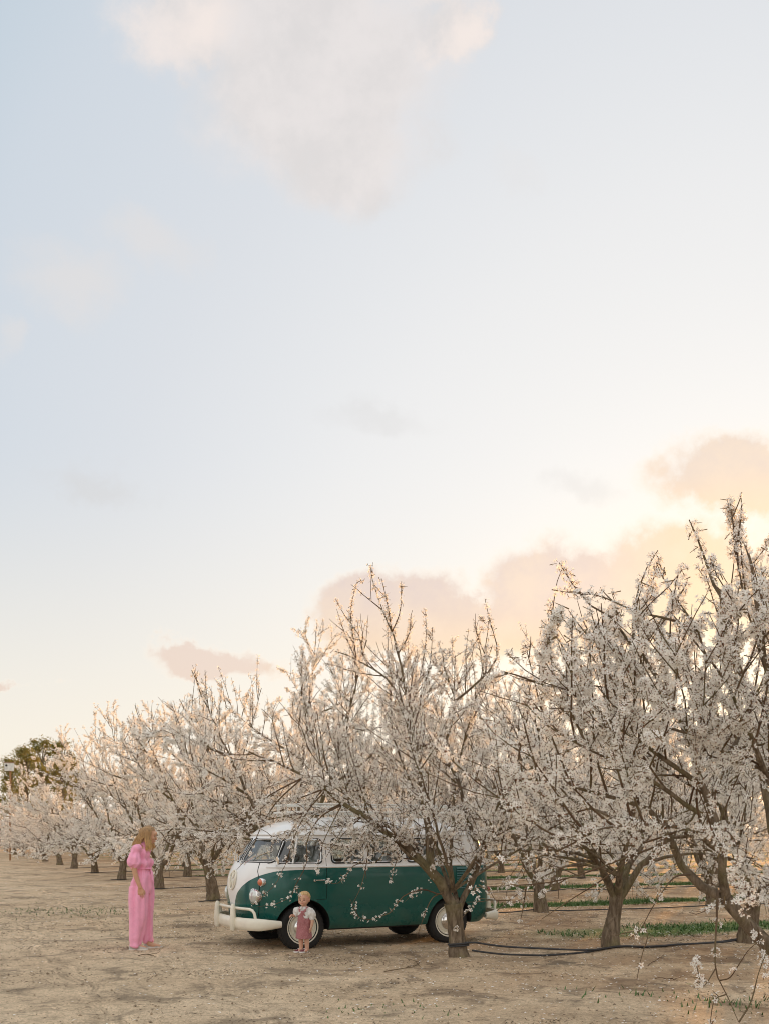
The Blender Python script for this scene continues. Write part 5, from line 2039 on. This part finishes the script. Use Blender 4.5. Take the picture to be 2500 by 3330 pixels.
    for s, ang, x0 in ((-1, -30, -.032), (1, -26, -.028)):
        u, so = shoe(.138, .060, .062, .018)
        o = u.build('shoe', m_sh, c_)
        o.location = (x0, s * .040, 0)
        o.rotation_euler = (0, 0, R(ang))
        so.build('sole', m_so, o)
        for q in (-1, 1):
            P = curve([(.016, q * .0265, .034), (.05, q * .0275, .036), (.075, q * .029, .030), (.088, q * .029, .022)], 8)
            MB().tube(P, .004, 6).build('side_stripe', m_so, o)
        MB().tube(curve([(.058, -.018, .046), (.06, 0, .053), (.058, .018, .046)], 6), .0045, 6).build('lace', m_so, o)


build_woman()
build_toddler()
# ------------------------------------------------------------------ hoses, sticks, petals, grass, far things
K_G = FOC * EYE


def ground_at(px, py):
    Y = K_G / (py - HOR)
    x = (px - 1250.0) / FOC * Y
    return np.array((x, Y, float(gz(x, Y))))


def build_hoses():
    rs = np.random.RandomState(6)
    # front row: two black lines tied round the trunk before the van
    a = np.array((ROW_A[0], ROW_A[1]))
    for n_, (lab, zoff, off, lift) in enumerate((('black irrigation hose looped round the trunk before the van, upper of two', .20, -.135, .0),
                                                  ('black irrigation hose on the sand beside the front trunk, lower of two', .10, -.155, .0))):
        P = []
        if n_ == 0:
            for t in np.linspace(.0, 2 * math.pi * 1.9, 40):
                P.append((a[0] + .126 * math.cos(t + 3.6), a[1] + .126 * math.sin(t + 3.6), zoff + .012 * t / 3.14 + .012 * math.sin(t)))
        for s in np.linspace(.16 if n_ == 0 else .10, 16.0, 90):
            q = a + U_ROW * s + np.array((.404, -.915)) * (.135 + (.0 if n_ else .02)) * (1 if s < 3.2 else -1 if n_ else .2) * min(1, abs(s - 3.2) / 1.2 + .3) + .02 * math.sin(s * 2.1 + n_)
            g_ = float(gz(q[0], q[1])) + .014
            z = g_ + max(0, (zoff - .02) * (1 - s / (2.0 if n_ == 0 else 1.2)))
            P.append((q[0], q[1], z + (.012 if n_ == 0 else 0)))
        o = MB().tube(P, .0125, 7).build('irrigation_hose', M['hose'])
        tag(o, lab, 'hose', 'black irrigation hoses along the tree rows')
    for k in range(1, 7):
        e = row_end(k)
        P = []
        for s in np.linspace(-.4, 26 if k < 5 else 20, 120):
            q = e + U_ROW * s + np.array((.404, -.915)) * (.22 + .05 * math.sin(s * .9 + k))
            P.append((q[0], q[1], float(gz(q[0], q[1])) + .02 + .10 * abs(math.sin(s / TREE_STEP * math.pi)) ** .5 * 0 + .012))
        o = MB().tube(P, .011, 6).build('irrigation_hose', M['hose'])
        tag(o, f'black irrigation hose along the {ORD[k - 1]} tree row behind the van', 'hose', 'black irrigation hoses along the tree rows')


def build_sticks():
    data = (('forked dry twig on bare sand left of the front trunk', [[(1249, 3169), (1312, 3161), (1362, 3146), (1350, 3135), (1316, 3125)], [(1318, 3158), (1340, 3150), (1358, 3147)], [(1350, 3137), (1366, 3156)]]),
            ('short bent twig on the sand below the hanging blossoms', [[(2106, 3146), (2140, 3130), (2160, 3118)]]),
            ('straight dark twig on the sand, at right under the nearest tree', [[(2128, 3180), (2180, 3181), (2216, 3178)], [(2180, 3181), (2205, 3186)]]),
            ('small dry twig on the sand in front of the woman', [[(450, 3118), (490, 3112), (520, 3104)], [(480, 3113), (510, 3120)]]))
    for lab, lines in data:
        mb = MB()
        for L in lines:
            P = [ground_at(*q) + np.array((0, 0, .012)) for q in L]
            P = curve(P, 9)
            P[:, 2] = [float(gz(p[0], p[1])) + .012 + .012 * math.sin(i) ** 2 for i, p in enumerate(P)]
            mb.tube(P, np.linspace(.0055, .0025, 9), 5)
        tag(mb.build('fallen_twig', M['twig']), lab, 'twig', 'twigs lying on the sand')


def scatter_quads(name, P, size, M_, tilt=.25, asp=1.0, seed=0, kindname=None):
    rs = np.random.RandomState(seed)
    n = len(P)
    a = rs.uniform(0, 6.28, n)
    u = np.stack((np.cos(a), np.sin(a), rs.normal(0, tilt, n)), 1)
    v = np.stack((-np.sin(a), np.cos(a), rs.normal(0, tilt, n)), 1)
    s = size * rs.uniform(.6, 1.25, n)
    u, v = u * s[:, None], v * (s * asp)[:, None]
    lift = (np.abs(u[:, 2]) + np.abs(v[:, 2]))[:, None] * np.array((0, 0, 1.))
    C = P + lift
    V = np.stack((C - u, C - v * .8, C + u, C + v * .8), 1)
    V[:, 1::2, 2] += (s * .25)[:, None]
    o = obj(name, mesh_np(name, V.reshape(-1, 3), np.arange(4 * n).reshape(-1, 4)), M_)
    o['kind'] = 'stuff'
    return o


def build_litter():
    rs = np.random.RandomState(12)
    # fallen petals, thickest under the crowns
    pts = []
    for k in range(0, 4):
        for j in range(0, 4):
            c = row_end(k) + U_ROW * TREE_STEP * j
            n = 900 if k == 0 else 420
            pts.append(c + rs.normal(0, 2.3, (n, 2)))
    pts.append(np.array((3.35, 7.3)) + rs.normal(0, 2.4, (900, 2)))
    pts.append(np.stack((rs.uniform(-8, 7, 900), rs.uniform(7, 24, 900)), 1))
    P = np.vstack(pts)
    P = P[(P[:, 1] > 5)]
    P = np.c_[P, gz(P[:, 0], P[:, 1]) + .006]
    o = scatter_quads('fallen_petals', P, .017, M['petal'], .18, .8, 1)
    tag(o, 'white almond petals scattered over the sandy ground', 'petals')
    # dry leaves and bits of straw
    m_dry = simple('dry_leaf', (.15, .105, .065), .9, var=.45, scale=6)
    cl = rs.uniform((-11, 7.5), (9, 26), (260, 2))
    Q = np.vstack([c + rs.normal(0, 1, (60, 2)) * np.array((rs.uniform(.15, .5), rs.uniform(.10, .35))) for c in cl] + [np.stack((rs.uniform(-9, 7, 3200), rs.uniform(7.5, 24, 3200)), 1)])
    Q = np.c_[Q, gz(Q[:, 0], Q[:, 1]) + .004]
    o = scatter_quads('leaf_litter', Q, .017, m_dry, .22, .35, 2)
    tag(o, 'dark dry leaves and straw bits lying in patches on the sand', 'leaf litter')
    # clods and pebbles
    m_clod = simple('clod', (.33, .25, .165), .95, var=.35, scale=5)
    n = 2600
    x, y = rs.uniform(-8, 7, n), rs.uniform(7.3, 19, n)
    oct_ = np.array(((1, 0, 0), (0, 1, 0), (-1, 0, 0), (0, -1, 0), (0, 0, .8), (0, 0, -.6)), float)
    s = np.minimum(rs.exponential(.005, n) + .003, .018)
    V = np.stack((x, y, gz(x, y) + s * .3), 1)[:, None] + oct_[None] * s[:, None, None] * rs.uniform(.7, 1.3, (n, 6, 1))
    F0 = np.array(((0, 1, 4), (1, 2, 4), (2, 3, 4), (3, 0, 4), (1, 0, 5), (2, 1, 5), (3, 2, 5), (0, 3, 5)))
    F = (np.arange(n)[:, None, None] * 6 + F0[None]).reshape(-1, 3)
    o = obj('soil_clods', mesh_np('soil_clods', V.reshape(-1, 3), F), m_clod)
    o['kind'] = 'stuff'
    tag(o, 'small clods of dry soil strewn over the sandy track', 'soil')


def build_grass():
    rs = np.random.RandomState(14)
    pts = []
    for k in range(0, 8):
        n = (8000, 18000, 18000, 16000, 9000, 6000, 4000, 2000)[k]
        s = rs.uniform(3.0, 30 if k < 5 else 22, n)
        f = rs.normal(.42, .075, n) * ROW_STEP
        p = row_end(k) + s[:, None] * U_ROW + f[:, None] * np.array((-.404, .915))
        patch = np.sin(p[:, 0] * 1.3 + k) + np.sin(p[:, 1] * 1.9 + p[:, 0] * .7) + rs.normal(0, .7, n)
        pts.append(p[patch > (.1 if k == 0 else -1.1)])
    # small weeds on the track
    for (px_, py_, n) in ((2420, 3262, 40), (2480, 3275, 70), (2010, 3235, 30), (1215, 3285, 35), (1265, 3288, 20), (230, 2965, 200), (320, 2968, 160), (130, 2963, 80), (2130, 3008, 300), (2330, 3020, 300)):
        c = ground_at(px_, py_)[:2]
        pts.append(c + rs.normal(0, 1, (n, 2)) * np.array((.35, .3)) * (1 if py_ > 3000 else 2.2))
    P = np.vstack(pts)
    P = P[off_van(np.c_[P, np.zeros(len(P))], .1)]
    n = len(P)
    b = np.c_[P, gz(P[:, 0], P[:, 1])]
    h = rs.uniform(.02, .07, n) * np.where(P[:, 0] < 1.5, .6, 1.15)
    a = rs.uniform(0, 6.28, n)
    d = np.stack((np.cos(a), np.sin(a), np.zeros(n)), 1)
    l = np.stack((-np.sin(a), np.cos(a), np.zeros(n)), 1) * rs.uniform(.3, 1.2, (n, 1)) * h[:, None]
    wd = .007 + .004 * (P[:, 1:2] / 20)
    V = np.stack((b - d * wd, b + d * wd, b + l + np.c_[np.zeros((n, 2)), h]), 1)
    m_g = simple('grass_blade', (.075, .15, .032), .7, var=.4, scale=3)
    o = obj('grass', mesh_np('grass', V.reshape(-1, 3), np.arange(3 * n).reshape(-1, 3)), m_g)
    o['kind'] = 'stuff'
    tag(o, 'short green grass growing in strips between the tree rows', 'grass')


def build_far():
    # nest box on a pole
    x, y = (30 - 1250) / FOC * 57, 57.0
    zc = EYE + (HOR - 2495) / FOC * 57
    nb = thing('nest_box', 'white wooden nest box on a tall pole above the far left treetops', 'nest box', (x, y, 0), R(20))
    MB().box((0, 0, zc), (.50, .42, .46), bev=.01).build('box', M['wood_white'], nb)
    MB().box((0, -.01, zc + .245), (.56, .50, .03), bev=.008).build('roof', M['wood'], nb)
    MB().lathe([(.0, 0), (.06, 0), (.06, .012), (0, .012)], 18, 'y', (-.15, -.222, zc + .07)).build('entrance', M['rubber'], nb)
    MB().tube([(.05, .0, -.2), (.05, 0, zc - .18)], .05, 10).build('pole', M['wood'], nb)
    # tall trees at the far end of the track
    m_leaf = mat('gum_leaf', lambda g: gum(g))
    spots = ((140, 2398, 112, 'tallest dark green gum tree rising behind the far left rows'), (88, 2428, 106, 'rounded gum tree just right of the nest box'),
             (40, 2462, 118, 'lowest gum tree, directly behind the nest box'), (203, 2412, 116, 'dark gum tree at the right of the far group, partly behind blossom'),
             (232, 2455, 124, 'gum tree half sunk behind the blossoming treetops at left'))
    for i, (px_, py_, Y, lab) in enumerate(spots):
        rs = np.random.RandomState(70 + i)
        top = at(px_, py_, Y)
        H = top[2]
        root = thing('gum_tree', lab, 'tree', (top[0], Y, 0), 0, 'tall gum trees beyond the orchard')
        tr = MB()
        tr.tube(curve([(0, 0, -.3), (.1, 0, H * .3), (-.1, .1, H * .6), (0, 0, H * .88)], 10), np.linspace(.32, .06, 10), 9)
        C = []
        for q in range(34):
            f = rs.uniform(.28, .97)
            rr = (1.2 - f) * H * .42 + .5
            a = rs.uniform(0, 6.28)
            c = np.array((math.cos(a) * rr * rs.uniform(.1, .8), math.sin(a) * rr * rs.uniform(.1, .8), H * f))
            if q == 0:
                c = np.array((0, 0, H * .95))
            tr.tube(curve([(0, 0, c[2] * .8), (c[0] * .6, c[1] * .6, c[2] * .9), c], 5), np.linspace(.06, .015, 5), 5)
            rad = np.array((.85, .85, .62)) * rs.uniform(.45, 1.2)
            if q == 0:
                rad = np.array((.8, .8, .7))
            n = 330
            d = rs.normal(size=(n, 3))
            d /= np.linalg.norm(d, axis=1, keepdims=True)
            C.append(c + d * rad * np.minimum(np.abs(rs.normal(0, .75, (n, 1))), 1.25))
        tr.build('trunk', M['bark'], root)
        C = np.vstack(C)
        n = len(C)
        u = rs.normal(size=(n, 3))
        u /= np.linalg.norm(u, axis=1, keepdims=True)
        v = np.cross(u, rs.normal(size=(n, 3)))
        v /= np.linalg.norm(v, axis=1, keepdims=True)
        s = rs.uniform(.07, .13, (n, 1))
        V = np.stack((C - u * s, C - v * s * .4, C + u * s, C + v * s * .4), 1)
        o = obj('crown', mesh_np('crown', V.reshape(-1, 3), np.arange(4 * n).reshape(-1, 4)), m_leaf, root)
        o['kind'] = 'stuff'


def gum(g):
    P = g.n('ShaderNodeTexCoord').outputs['Object']
    n = g.noise(P, 1.1, 4)
    c = g.ramp(n, [(.3, (.16, .165, .07)), (.5, (.25, .225, .09)), (.7, (.36, .29, .12))])
    d = g.n('ShaderNodeBsdfDiffuse')
    g.put(d.inputs[0], c)
    t = g.n('ShaderNodeBsdfTranslucent')
    g.put(t.inputs[0], g.mix(1.0, c, (1.3, 1.2, .7), 'MULTIPLY'))
    mx = g.n('ShaderNodeMixShader')
    mx.inputs[0].default_value = .35
    g.put(mx.inputs[1], d.outputs[0])
    g.put(mx.inputs[2], t.outputs[0])
    return mx.outputs[0]


build_hoses()
build_sticks()
build_litter()
build_grass()
build_far()
